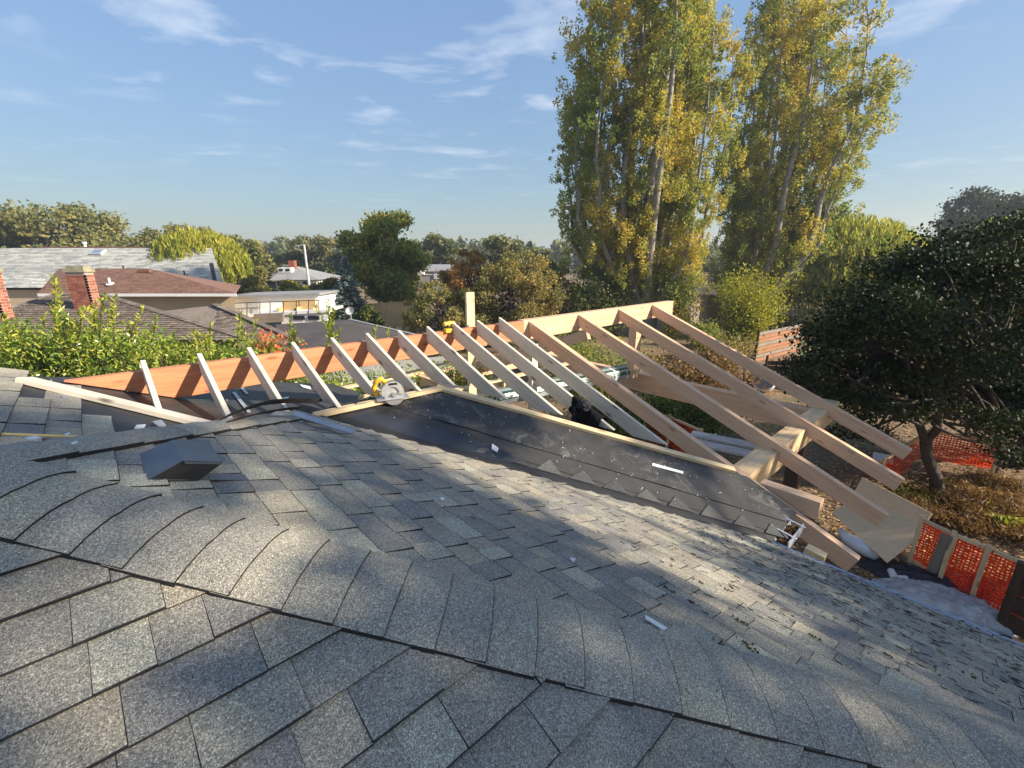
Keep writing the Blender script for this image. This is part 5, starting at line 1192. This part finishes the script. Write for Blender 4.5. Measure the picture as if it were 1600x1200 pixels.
# utility pole
up = thing('utility_pole', 'grey utility pole with crossarm and wires above the far house', 'utility pole', Vector((py(478, 420, 50).x, 50, 0)))
p0_, p1_ = Vector((py(480, 420, 50).x, 50, 0)), py(475, 383, 50)
b = MB(); b.tube([p0_, p1_], [.16, .11], 8); b.build('pole', M['planks'], up)
b = MB(); b.tube([p1_ + Vector((-.95, 0, -.12)), p1_ + Vector((.15, 0, 0.05))], .05, 6); b.build('crossarm', M['planks'], up)
b = MB(); b.tube([p1_ + Vector((-.9, 0, -.3)), p1_ + Vector((-.4, 0, -.55)), p1_ + Vector((-.02, 0, -.9))], .03, 6); b.build('lamp_bracket', M['planks'], up)
b = MB(); b.tube([p1_ + Vector((-14, 2, -1.55)), p1_ + Vector((-6, 1, -1.75)), p1_ + Vector((0, 0, -1.5)), p1_ + Vector((6, -1, -1.75)), p1_ + Vector((14, -1, -1.8))], .02, 5); b.build('wire', M['black'], up)

# ================================================================== TREES AND PLANTS
def profile_at(prof, z):
    prof = sorted(prof, key=lambda q: q[0])
    if z <= prof[0][0]: return prof[0][1], prof[0][2]
    for i in range(len(prof) - 1):
        if z <= prof[i + 1][0]:
            t = (z - prof[i][0]) / (prof[i + 1][0] - prof[i][0]); return prof[i][1] + (prof[i + 1][1] - prof[i][1]) * t, prof[i][2] + (prof[i + 1][2] - prof[i][2]) * t
    return prof[-1][1], prof[-1][2]
def poplar(label, Y, prof_px, base_px, fork_v, nstem, nleaf, seed, leaf=0.15, depth=0.8, bark='bark'):
    global rng
    rng = np.random.default_rng(seed); r = random.Random(seed)
    prof = []
    for v, ul, ur in prof_px:
        pl_, pr_ = py(ul, v, Y), py(ur, v, Y); prof.append((pl_.z, pl_.x, pr_.x))
    base = Vector((py(*base_px, Y).x, Y, 0)); zf = py(base_px[0], fork_v, Y).z
    fork = Vector((base.x, Y, zf)); ztop = max(p[0] for p in prof)
    t = thing('poplar_tree', label, 'tree', base, 'tall poplars behind the roof frame')
    b = MB(); b.tube([base, base.lerp(fork, .5) + Vector((.05, 0, 0)), fork], [.75, .62, .55], 10, cap=False)
    cen = []; rad = []
    r0 = r
    for s in range(nstem):
        gap0 = r.uniform(.15, .8); gap1 = r.uniform(.15, .8)
        f = (s + .5) / nstem * 2 - 1; f += r.uniform(-.12, .12); f = max(-1, min(1, f)); g = r.uniform(-1, 1) * math.sqrt(max(0, 1 - f * f * .8))
        zt = zf + (ztop - zf) * (1 - .34 * abs(f) ** 1.5 - .30 * r.random()); n = 12; path = []; rr = []
        z0 = zf - r.uniform(0, 1.5)
        wob = r.uniform(0, 6)
        for i in range(n + 1):
            tt_ = i / n; z = z0 + (zt - z0) * tt_
            xl, xr = profile_at(prof, z); cx_, hw = (xl + xr) / 2, (xr - xl) / 2
            k = min(1, tt_ * 3.4) ** .7
            x = base.x * (1 - k) + (cx_ + f * hw * .80) * k + .18 * math.sin(wob + tt_ * 7)
            y = Y + g * hw * depth * .8 * k + .18 * math.cos(wob + tt_ * 6)
            path.append(Vector((x, y, z))); rr.append(max(.018, (.32 if abs(f) < .5 else .22) * (1 - tt_) ** 1.1))
        b.tube(path, rr, 6, cap=False)
        m_ = 40
        for c in range(m_):
            tt_ = .03 + .97 * (c + r.random()) / m_
            if tt_ < .2 and r.random() < .3: continue
            if abs(tt_ - gap0) < .045 or abs(tt_ - gap1) < .035: continue
            i = min(n - 1, int(tt_ * n)); p = path[i].lerp(path[i + 1], tt_ * n - i)
            an = r.uniform(0, 6.28); rd = r.uniform(.25, 1.35) * (1 - .4 * tt_)
            q = p + Vector((math.cos(an) * rd, math.sin(an) * rd, r.uniform(.1, .9)))
            if r.random() < .7: b.tube([p, p.lerp(q, .5) + Vector((0, 0, -.06)), q], [.035, .025, .01], 4, cap=False)
            cen.append(q); rad.append(r.choice((.3, .45, .6, .8, 1.05)))
    b.build('trunk', M[bark], t, smooth=True)
    cen = np.array([list(c) for c in cen]); rad = np.array(rad)
    sub = 7; sc_ = np.repeat(cen, sub, 0) + rng.normal(size=(len(cen) * sub, 3)) * np.repeat(rad, sub)[:, None] * np.array([.52, .52, .80]); sr = np.repeat(rad, sub) * rng.uniform(.22, .50, len(cen) * sub)
    w_ = sr ** 1.8; w_ /= w_.sum(); idx = rng.choice(len(sc_), nleaf, p=w_)
    pts = sc_[idx] + rand_dirs(nleaf) * (rng.uniform(0, 1, (nleaf, 1)) ** .5) * sr[idx][:, None] * np.array([.95, .95, 1.35])
    u, v = leaf_axes(nleaf, leaf * 1.1, leaf * .85, (0, 0, -.5))
    quads('crown', pts.astype(np.float32), u, v, LEAF['poplar'], t, .15)
    return t
poplar('tall left poplar with dense green and gold upright crown', 31, [(-190, 975, 1090), (-80, 920, 1140), (0, 893, 1156), (100, 876, 1158), (200, 852, 1152), (250, 845, 1142), (320, 862, 1122), (400, 862, 1112), (455, 870, 1105)], (1010, 505), 468, 25, 250000, 101, .12)
poplar('tall right poplar with open leaning limbs and golden leaves', 33, [(-170, 1200, 1325), (-60, 1165, 1370), (30, 1145, 1392), (110, 1135, 1392), (200, 1130, 1378), (265, 1132, 1340), (330, 1130, 1310), (400, 1132, 1295), (455, 1125, 1250)], (1165, 505), 476, 22, 180000, 102, .12)
rng = np.random.default_rng(77)
# leafy suckers round the poplar feet
def shrub(name, label, c, rx, ry, h, n, leaf, mat, group=None, cat='shrub', nst=14, seed=1, wf=.7):
    r = random.Random(seed); c = Vector(c); t = thing(name, label, cat, Vector((c.x, c.y, c.z)), group)
    b = MB(); cl = []
    for k in range(nst):
        an = r.uniform(0, 6.28); q = r.uniform(.1, .9) ** .5; e = c + Vector((math.cos(an) * rx * q, math.sin(an) * ry * q, h * r.uniform(.45, .95) * (1 - .3 * q)))
        b.tube([c, c.lerp(e, .5) + Vector((0, 0, .08 * h)), e], [.02 * h + .008, .012 * h + .005, .005], 5, cap=False); cl.append(e); cl.append(c.lerp(e, .6)); cl.append(c.lerp(e, .35))
    b.build('stems', M['darkbark'], t)
    cl = np.array([list(p) for p in cl]); idx = rng.integers(0, len(cl), n); pts = cl[idx] + rng.normal(size=(n, 3)) * np.array([rx, ry, h]) * np.array([.20, .20, .15])
    pts[:, 2] = np.maximum(pts[:, 2], c.z + .03); u, v = leaf_axes(n, leaf * 1.3, leaf * wf)
    quads('foliage', pts.astype(np.float32), u, v, LEAF[mat], t, .2); return t
q = py(1160, 520, 29); shrub('sucker_shrub', 'bushy yellow-green suckers round the foot of the right poplar', (q.x, q.y, 0), 1.9, 1.7, 4.4, 16000, .12, 'lime', nst=26, seed=3)
q = py(1050, 520, 29.5); shrub('ivy_column', 'ivy-clad stems hanging beside the left poplar trunk', (q.x, q.y, 0), 1.1, 1.1, 5.2, 8000, .11, 'poplar', nst=16, seed=4)
q = py(930, 500, 30); shrub('sucker_shrub', 'dark green suckers low on the left poplar', (q.x, q.y, 0), 2.2, 1.8, 4.6, 12000, .13, 'shrub', nst=24, seed=5)
# weeping willow
def willow(label, c, rx, rz, h, nstr, seed, mat='willow', per=22, leaf=.16, ln=(1.5, 5)):
    r = random.Random(seed); c = Vector(c); t = thing('willow_tree', label, 'tree', c); b = MB()
    ctr = c + Vector((0, 0, h - rz)); b.tube(limb_path(c, ctr + Vector((0, 0, rz * .3)), .04), [.5, .45, .4, .34, .27, .2, .12], 8, cap=False)
    P = []; D = []
    for k in range(nstr):
        d = Vector(rand_dirs(1)[0]); d.z = abs(d.z) * .9 + .05; d.normalize(); q = r.uniform(.55, 1.0) ** .4
        s = ctr + Vector((d.x * rx * q, d.y * rx * q, d.z * rz * q)); L = r.uniform(*ln)
        if k % 6 == 0: b.tube(limb_path(c.lerp(ctr, r.uniform(.6, 1.1)), s, .07, 4), [.12, .09, .06, .04, .02], 4, cap=False)
        for i in range(per):
            tt_ = i / per; P.append((s.x + d.x * .7 * math.sin(tt_ * 1.5) + r.gauss(0, .09), s.y + d.y * .7 * math.sin(tt_ * 1.5) + r.gauss(0, .09), max(.4, s.z - L * tt_ + .25 * math.sin(tt_ * 3))))
    b.build('trunk', M['darkbark'], t, smooth=True); P = np.array(P); n = len(P)
    u, v = leaf_axes(n, leaf * 1.9, leaf * .42, (0, 0, -2.2)); quads('crown', P.astype(np.float32), u, v, LEAF[mat], t, .1); return t
q = py(1305, 440, 36); willow('weeping willow with hanging yellow-green strands behind the poplars', (q.x, 36, 0), 5.8, 4.4, 8.3, 3400, 5, per=26, leaf=.20, ln=(1.5, 5))
q = py(320, 450, 48); willow('lime yellow weeping tree behind the grey roof end', (q.x, 48, 0), 4.6, 4.0, 8.0, 1000, 6, 'lime', per=18, leaf=.28, ln=(1.2, 3.5))
# dark trees at the right
TREES = [
 ('small_tree', 'small dark-leaved tree with forked crooked trunk beside the orange fence', None),
]
q = gpt(1465, 778)
t = thing('small_tree', 'dark-leaved tree with crooked forked trunk standing beside the folded orange fence', 'tree', q)
b = MB(); zc = [gpt(1465, 775, 0), pz(1455, 735, -HC + .55), pz(1448, 700, -HC + 1.0), pz(1450, 668, -HC + 1.5)]
Yd = q.y
pth = [py(1466, 778, Yd), py(1462, 745, Yd), py(1449, 715, Yd), py(1446, 690, Yd)]
b.tube(pth, [.15, .12, .11, .11], 10, cap=False)
f0 = pth[-1]
l1 = [f0, py(1436, 662, Yd), py(1432, 630, Yd + .1), py(1410, 590, Yd + .2), py(1380, 540, Yd + .3), py(1360, 480, Yd + .3)]
l2 = [f0, py(1464, 672, Yd - .1), py(1468, 650, Yd - .1), py(1460, 620, Yd - .2), py(1475, 570, Yd - .3), py(1500, 480, Yd - .4)]
b.tube(l1, [.085, .075, .07, .06, .05, .03], 8, cap=False); b.tube(l2, [.085, .075, .07, .065, .05, .03], 8, cap=False)
cl = []
r = random.Random(8)
outline = [(1245, 560, .8), (1260, 520, .8), (1300, 480, 1), (1340, 450, 1), (1380, 420, 1), (1430, 400, 1), (1480, 380, 1), (1300, 560, .9), (1340, 520, 1), (1390, 480, 1.1), (1440, 450, 1.1), (1500, 430, 1.1), (1550, 400, 1), (1290, 600, .7), (1330, 610, .8), (1370, 570, 1), (1420, 530, 1), (1480, 500, 1), (1540, 480, 1), (1600, 450, 1), (1310, 650, .55), (1345, 665, .5), (1380, 630, .7), (1420, 600, .7), (1470, 570, .8), (1530, 560, .9), (1590, 540, 1), (1350, 470, .8), (1270, 590, .7), (1410, 640, .4), (1480, 620, .5), (1560, 370, .8), (1600, 350, .8), (1260, 545, .6), (1530, 615, .8), (1575, 600, .9), (1560, 655, .8), (1600, 650, .9), (1585, 700, .8), (1610, 720, .8), (1540, 670, .6)]
for u, v, s_ in outline:
    u += (24 + (34 if v < 545 else 0)) * (1600 - u) / 360; v += 14 * (1600 - u) / 360
    for k in range(4): cl.append((py(u + r.uniform(-20, 20), v + r.uniform(-16, 16), Yd + r.uniform(-1.5, 2.4)), r.uniform(.4, .75) * s_))
for p, s_ in cl:
    s0_ = random.choice(l1[2:] + l2[2:]); b.tube(limb_path(s0_, p, .12, 4), [.05, .04, .03, .02, .008], 5, cap=False)
b.build('trunk', M['darkbark'], t, smooth=True)
nl = 80000; cc = np.array([list(p) for p, _ in cl]); rd = np.array([s for _, s in cl]); w_ = rd ** 2; w_ /= w_.sum(); idx = rng.choice(len(cc), nl, p=w_)
pts = cc[idx] + rng.normal(size=(nl, 3)) * rd[idx][:, None] * np.array([.58, .58, .20]); u_, v_ = leaf_axes(nl, .072, .048); quads('crown', pts.astype(np.float32), u_, v_, LEAF['apple'], t, .2)
clump_tree('dark_tree', 'tall very dark broadleaf tree filling the right edge', (gpt(1660, 760).x, gpt(1660, 760).y + 1.0, 0), 6.1, .9, 2.9, 2.6, 52000, .075, 'apple', nclump=60, cs=.24, seed=3)
# big trees just out of view on the right; they shade the shingles

rng = np.random.default_rng(17)
clump_tree('shade_tree', 'large broadleaf tree right of the house, nearest behind the gutter', (13.2, -2.6, 0), 13.1, 2.6, 5.2, 4.6, 30000, .15, 'apple', nclump=40, cs=.185)
clump_tree('shade_tree', 'large broadleaf tree right of the house, next to the dark edge tree', (13.6, 2.6, 0), 10.8, 2.4, 3.8, 4.1, 13000, .15, 'apple', nclump=20, cs=.20)
# trees farther off
def at_tree(name, label, u, vtop, vbase, Y, wpx, nleaf, leaf, mat, rzf=.42, **kw):
    c = py(u, vbase, Y); top_ = py(u, vtop, Y).z; rx = wpx / 2 * Y / (F * 1.04); h = top_
    return clump_tree(name, label, (c.x, Y, 0), h, kw.pop('clear', h * .2), rx, h * rzf, nleaf, leaf, mat, **kw)
at_tree('maple_tree', 'tall dense green maple in the middle distance beside the spruce', 606, 330, 480, 40, 118, 34000, .24, 'maple', .47, nclump=60, cs=.26)
at_tree('autumn_tree', 'orange-brown autumn tree in front of the far grey house', 732, 384, 480, 32, 84, 14000, .13, 'autumn', .44, nclump=80, cs=.17)
at_tree('olive_tree', 'wide olive-brown tree with twiggy crown right of the temporary post', 800, 392, 500, 26, 165, 24000, .11, 'brownbush', .48, nclump=120, cs=.15, clear=.6)
at_tree('olive_tree', 'low olive-brown tree left of the temporary post', 690, 436, 505, 25, 125, 16000, .11, 'brownbush', .48, nclump=90, cs=.16, clear=.5)
at_tree('olive_tree', 'brown tree tucked under the left poplar crown', 862, 405, 490, 33, 95, 11000, .13, 'brownbush', .46, nclump=70, cs=.18, clear=.6)
at_tree('oak_tree', 'wide round oak behind the grey roof at far left', 92, 322, 400, 70, 215, 26000, .42, 'oak', .46, nclump=60, cs=.25)
at_tree('oak_tree', 'oak at the left edge behind the grey roof', -25, 322, 400, 66, 150, 14000, .42, 'oak', .46, nclump=40, cs=.25)
at_tree('oak_tree', 'oak crown left above the lime weeping tree', 275, 343, 410, 66, 80, 9000, .38, 'oak', .44, nclump=30, cs=.26)
at_tree('oak_tree', 'oak crown right above the lime weeping tree', 345, 352, 420, 70, 75, 9000, .38, 'oak', .46, nclump=30, cs=.26)
at_tree('oak_tree', 'broad oak between the lime tree and the far white house', 392, 368, 440, 62, 70, 9000, .36, 'oak', .46, nclump=30, cs=.26)
at_tree('far_tree', 'dark far tree behind the utility pole', 490, 366, 430, 82, 95, 10000, .45, 'far', .46, nclump=36, cs=.26)
at_tree('far_tree', 'far tree left of the tall maple', 535, 366, 430, 78, 70, 8000, .42, 'far', .46, nclump=30, cs=.26)
at_tree('far_tree', 'far tree right of the tall maple behind the grey house', 680, 362, 430, 80, 75, 9000, .42, 'far', .46, nclump=32, cs=.26)
at_tree('far_tree', 'dark far tree behind the autumn tree', 785, 374, 440, 70, 85, 10000, .38, 'far', .46, nclump=34, cs=.26)
at_tree('far_tree', 'far tree just left of the left poplar', 838, 380, 440, 74, 60, 7000, .38, 'far', .46, nclump=26, cs=.26)
at_tree('far_tree', 'far tree glimpsed between the two poplars', 1130, 395, 440, 80, 95, 8000, .42, 'far', .46, nclump=30, cs=.26)
at_tree('far_tree', 'hazy far tree left of the dark right trees', 1385, 352, 420, 88, 60, 7000, .42, 'far', .46, nclump=28, cs=.24)
at_tree('far_tree', 'low hazy far tree over the dark right tree', 1425, 372, 420, 95, 70, 7000, .45, 'far', .46, nclump=28, cs=.24)
at_tree('pine_tree', 'tall hazy spreading pine above the dark right trees', 1545, 296, 400, 62, 165, 16000, .30, 'pine', .30, nclump=44, cs=.22)
at_tree('lime_tree', 'pale yellow-green tree just above the dark right tree', 1530, 342, 420, 40, 110, 9000, .22, 'lime', .42, nclump=30, cs=.26)
at_tree('green_tree', 'small green tree in front of the far white house', 455, 442, 480, 46, 85, 9000, .22, 'maple', .48, nclump=30, cs=.26, clear=.3)
at_tree('green_tree', 'small brown-green tree left of the blue spruce', 515, 432, 480, 42, 50, 7000, .2, 'brownbush', .48, nclump=26, cs=.26, clear=.3)
at_tree('green_tree', 'grey-green tree left of the far white house', 405, 420, 470, 44, 60, 8000, .2, 'oak', .48, nclump=26, cs=.26, clear=.3)
at_tree('round_bush', 'round dark bush beside the satellite dish', 575, 474, 505, 27, 44, 5000, .12, 'shrub', .48, nclump=18, cs=.3, clear=.1)
def distant_wood():
    P = []; r = random.Random(99)
    for k in range(150):
        x = -190 + 390 * k / 150 + r.uniform(-2, 2); y = 150 + r.uniform(-12, 25); h = r.uniform(7.5, 12); w_ = r.uniform(3, 5)
        n = 260; d = rand_dirs(n); q = d * np.array([w_, w_, h * .5]) * rng.uniform(.5, 1, (n, 1)) + np.array([x, y, h * .5]); q[:, 2] = np.maximum(q[:, 2], .2); P.append(q)
    P = np.concatenate(P); u, v = leaf_axes(len(P), 1.5, 1.1); o = quads('distant_wood', P.astype(np.float32), u, v, LEAF['far']); tag(o, 'far-off belt of trees along the horizon', 'wood', kind='stuff')
distant_wood()
at_tree('far_tree', 'far green tree behind the left poplar trunk', 960, 396, 440, 62, 110, 10000, .36, 'maple', .47, nclump=34, cs=.26, clear=.5)
at_tree('far_tree', 'far olive tree behind the right poplar trunk', 1215, 398, 440, 64, 100, 9000, .36, 'oak', .47, nclump=34, cs=.26, clear=.5)
at_tree('far_tree', 'far green tree right of the left poplar trunk', 1060, 402, 440, 58, 80, 8000, .34, 'far', .47, nclump=30, cs=.26, clear=.5)
at_tree('far_tree', 'far tree at the right end behind the pale yellow-green tree', 1480, 368, 420, 74, 110, 9000, .38, 'far', .47, nclump=34, cs=.26, clear=.5)
# conifers
def conifer(name, label, u, vtop, vbase, Y, wpx, tiers, n, leaf, mat, seed):
    r = random.Random(seed); c = Vector((py(u, vbase, Y).x, Y, 0)); h = py(u, vtop, Y).z; R = wpx / 2 * Y / (F * 1.04); t = thing(name, label, 'tree', c)
    b = MB(); b.tube([c, c + Vector((0, 0, h))], [h * .022, .02], 7, cap=False); P = []; U = []
    for k in range(tiers):
        z = h * (.08 + .9 * k / tiers); rr = R * (1 - k / tiers) ** .85 + .05
        for m in range(max(5, int(13 * (1 - k / tiers) + 4))):
            an = r.uniform(0, 6.28); L = rr * r.uniform(.75, 1.1); e = Vector((math.cos(an) * L, math.sin(an) * L, -.22 * L + .1)); p0 = c + Vector((0, 0, z))
            b.tube([p0, p0 + e * .5 + Vector((0, 0, .03)), p0 + e], [.03, .02, .006], 4, cap=False)
            q_ = max(6, int(n / tiers / 11 * (L / R + .25)))
            for i in range(q_):
                tt_ = r.uniform(.15, 1); s = p0 + e * tt_; P.append((s.x + r.gauss(0, .05 + .06 * L), s.y + r.gauss(0, .05 + .06 * L), s.z + r.gauss(-.05, .05))); U.append((e.x, e.y, e.z))
    b.build('trunk', M['darkbark'], t); P = np.array(P); n_ = len(P); U = np.array(U); U /= np.linalg.norm(U, axis=1, keepdims=True); U = U + rng.normal(size=U.shape) * .5
    V = np.cross(U, rand_dirs(n_)); V /= np.linalg.norm(V, axis=1, keepdims=True) + 1e-9; s = rng.uniform(.6, 1.2, (n_, 1))
    quads('crown', P.astype(np.float32), (U * leaf * .6 * s).astype(np.float32), (V * leaf * .28 * s).astype(np.float32), LEAF[mat], t, .1); return t
conifer('blue_spruce', 'blue-grey spruce standing left of the tall maple', 546, 396, 485, 33, 62, 26, 14000, .2, 'spruce', 3)
conifer('far_conifer', 'pointed dark far conifer left of the utility pole', 413, 378, 430, 85, 22, 16, 2500, .5, 'pine', 4)
conifer('far_conifer', 'pointed dark far conifer beside the left poplar', 828, 373, 440, 80, 22, 16, 2500, .5, 'pine', 5)
conifer('far_conifer', 'pointed dark far conifer over the willow', 1362, 350, 420, 86, 34, 14, 2500, .5, 'pine', 6)

# laurel hedge behind the orange beam
hd = thing('laurel_hedge', 'long glossy green laurel hedge with tall sprouts behind the orange beam', 'hedge', py(200, 560, 9.5) * 1.0 - Vector((0, 0, py(200, 560, 9.5).z)))
r = random.Random(12); stems = MB(); C = []; RD = []
hx0, hx1 = -13.5, 3.0
def hedge_y(x): return 9.6 + .12 * (x + 6)
topl = [(-40, 520), (0, 505), (60, 520), (120, 510), (200, 522), (260, 530), (320, 535), (380, 532), (440, 552), (500, 575), (560, 585), (620, 580), (700, 560), (760, 560)]
def top_v(u):
    for i in range(len(topl) - 1):
        if topl[i][0] <= u <= topl[i + 1][0]:
            t_ = (u - topl[i][0]) / (topl[i + 1][0] - topl[i][0]); return topl[i][1] + (topl[i + 1][1] - topl[i][1]) * t_
    return 540
for k in range(900):
    u = r.uniform(-60, 760); Y = 9.8 + r.uniform(-.7, 1.0); vt_ = top_v(u) + 20 + r.uniform(-14, 14); top_ = py(u, vt_, Y)
    dz_ = r.uniform(0, 1) ** 1.3 * 2.3; C.append((top_.x, top_.y, max(.2, top_.z - dz_))); RD.append(r.uniform(.16, .30))
    if k % 4 == 0: stems.tube([(top_.x + r.uniform(-.2, .2), top_.y + .2, max(.05, top_.z - 2.4)), (top_.x, top_.y, top_.z - .15)], [.025, .01], 4, cap=False)
sprouts = [(85, 432, 545), (92, 445, 530), (150, 470, 545), (165, 460, 530), (110, 500, 545), (180, 462, 545), (8, 492, 560), (222, 480, 535), (70, 490, 545), (35, 520, 560), (245, 495, 535), (300, 515, 545), (375, 488, 545), (400, 500, 550), (452, 492, 560), (460, 520, 560), (512, 468, 560), (520, 500, 560), (530, 515, 560), (588, 510, 570), (605, 515, 570), (505, 540, 575), (330, 505, 545), (270, 520, 545), (420, 530, 560), (130, 480, 540), (20, 500, 545), (555, 545, 575)]
LP, LU, LV = [], [], []
def leaf_at(p, d, L, w_):
    d = Vector(d).normalized(); s = d.cross(Vector(rand_dirs(1)[0])).normalized(); LP.append(tuple(Vector(p) + d * L * .5)); LU.append(tuple(d * L * .5)); LV.append(tuple(s * w_ * .5))
for u, v0_, v1_ in sprouts:
    Y = 9.3 + r.uniform(-.3, .6); p1, p0 = py(u, v0_, Y), py(u + r.uniform(-15, 15), v1_, Y); path = limb_path(p0, p1, .06, 6); stems.tube(path, [.012, .011, .010, .009, .008, .006, .004], 4, cap=False)
    L = (p1 - p0).length
    for side in range(3):
        pb = p0 if side == 0 else p0.lerp(p1, r.uniform(.1, .5)); pt = p1 if side == 0 else pb + Vector((r.uniform(-.25, .25), r.uniform(-.2, .2), L * r.uniform(.25, .5)))
        n = max(8, int((pt - pb).length * 60))
        for i in range(n):
            tt_ = i / n; p = pb.lerp(pt, tt_); an = r.uniform(0, 6.28); leaf_at(p, (math.cos(an), math.sin(an), .75 + .5 * tt_), r.uniform(.085, .13), r.uniform(.028, .040))
stems.build('stems', M['darkbark'], hd)
C = np.array(C); RD = np.array(RD); nl = 80000; idx = rng.integers(0, len(C), nl); pts = C[idx] + rng.normal(size=(nl, 3)) * RD[idx][:, None] * np.array([1, 1, .8])
u_, v_ = leaf_axes(nl, .112, .037, (0, -.2, .5))
quads('sprouts', np.array(LP, np.float32), np.array(LU, np.float32), np.array(LV, np.float32), LEAF['sprout'], hd, .35)
quads('foliage', pts.astype(np.float32), u_.astype(np.float32), v_.astype(np.float32), LEAF['laurel'], hd, .35)
q = py(432, 530, 10.4); shrub('orange_tipped_shrub', 'orange-red tipped shrub behind the hedge', (q.x, q.y, q.z - .9), .55, .5, 1.2, 700, .09, 'redflower', nst=14, seed=6)
# shrubs and dry plants around the new frame and yard
def sh_at(label, u, v, Y, rx, h, n, leaf, mat, seed, name='shrub', group=None):
    p = py(u, v, Y); shrub(name, label, (p.x, p.y, 0), rx, rx, h, n, leaf, mat, group, nst=18, seed=seed)
sh_at('green shrub under the wrapped bundle', 960, 640, 11.5, 1.4, 1.9, 9000, .07, 'shrub', 21)
sh_at('dark green shrub behind the scaffold planks', 1060, 640, 12.5, 1.5, 1.7, 9000, .07, 'shrub', 22)
sh_at('yellowing shrub seen under the ridge between fir rafters', 930, 560, 17, 1.9, 2.2, 9000, .09, 'poplar', 23)
sh_at('dry brown shrub right of the ridge post', 1095, 560, 17, 1.8, 1.7, 9000, .09, 'bracken', 24)
sh_at('dark shrub left of the ridge post', 870, 545, 20, 2.0, 2.4, 9000, .10, 'shrub', 25)
sh_at('green shrub at the slat fence end', 1075, 590, 14, 1.1, 1.1, 5000, .08, 'lime', 26)
sh_at('low brushy shrub below the grey board fence', 1130, 545, 22, 1.6, 1.5, 6000, .1, 'brownbush', 27)
sh_at('spiky grass-like bush by the grey board fence', 1098, 515, 26, 1.0, 1.6, 4000, .12, 'willow', 28)
sh_at('low dark green weeds at the crooked tree foot', 1440, 765, 8.8, .5, .35, 1500, .05, 'shrub', 29)
for i, (u, v, rx, h, lab) in enumerate(((1530, 800, .9, .7, 'tan dry bracken clump beside the orange fence post'), (1480, 810, .8, .6, 'tan dry bracken clump behind the plywood corner'), (1590, 830, .8, .7, 'dry bracken clump at the right edge above the fence'), (1560, 770, .9, .5, 'dry bracken under the dark tree edge'))):
    p = gpt(u, v); shrub('dry_bracken', lab, (p.x, p.y, 0), rx * .95, rx * .95, h * .55, 7000, .11, 'bracken', 'dry bracken clumps', 'bracken', 22, 50 + i, .16)
p = gpt(1575, 838); shrub('fern', 'small yellow-green fern in the dry bracken', (p.x, p.y + .2, 0), .25, .25, .5, 500, .08, 'lime', None, 'fern', 8, 60)

# ================================================================== AIR
b = MB(); b.box(-920, 920, -920, 1520, -1.0, 33.0); hz_ = b.build('haze', None if False else M['white']); hz_.data.materials.clear()
hm = bpy.data.materials.new('air'); hm.use_nodes = True; ht = hm.node_tree; ht.nodes.clear()
ho = ht.nodes.new('ShaderNodeOutputMaterial'); hv = ht.nodes.new('ShaderNodeVolumePrincipled'); hv.inputs['Color'].default_value = (0.82, 0.91, 1.0, 1); hv.inputs['Density'].default_value = 0.0009; hv.inputs['Anisotropy'].default_value = 0.3
ht.links.new(hv.outputs[0], ho.inputs['Volume']); hz_.data.materials.append(hm); tag(hz_, 'thin pale autumn haze in the air', 'haze', kind='stuff')
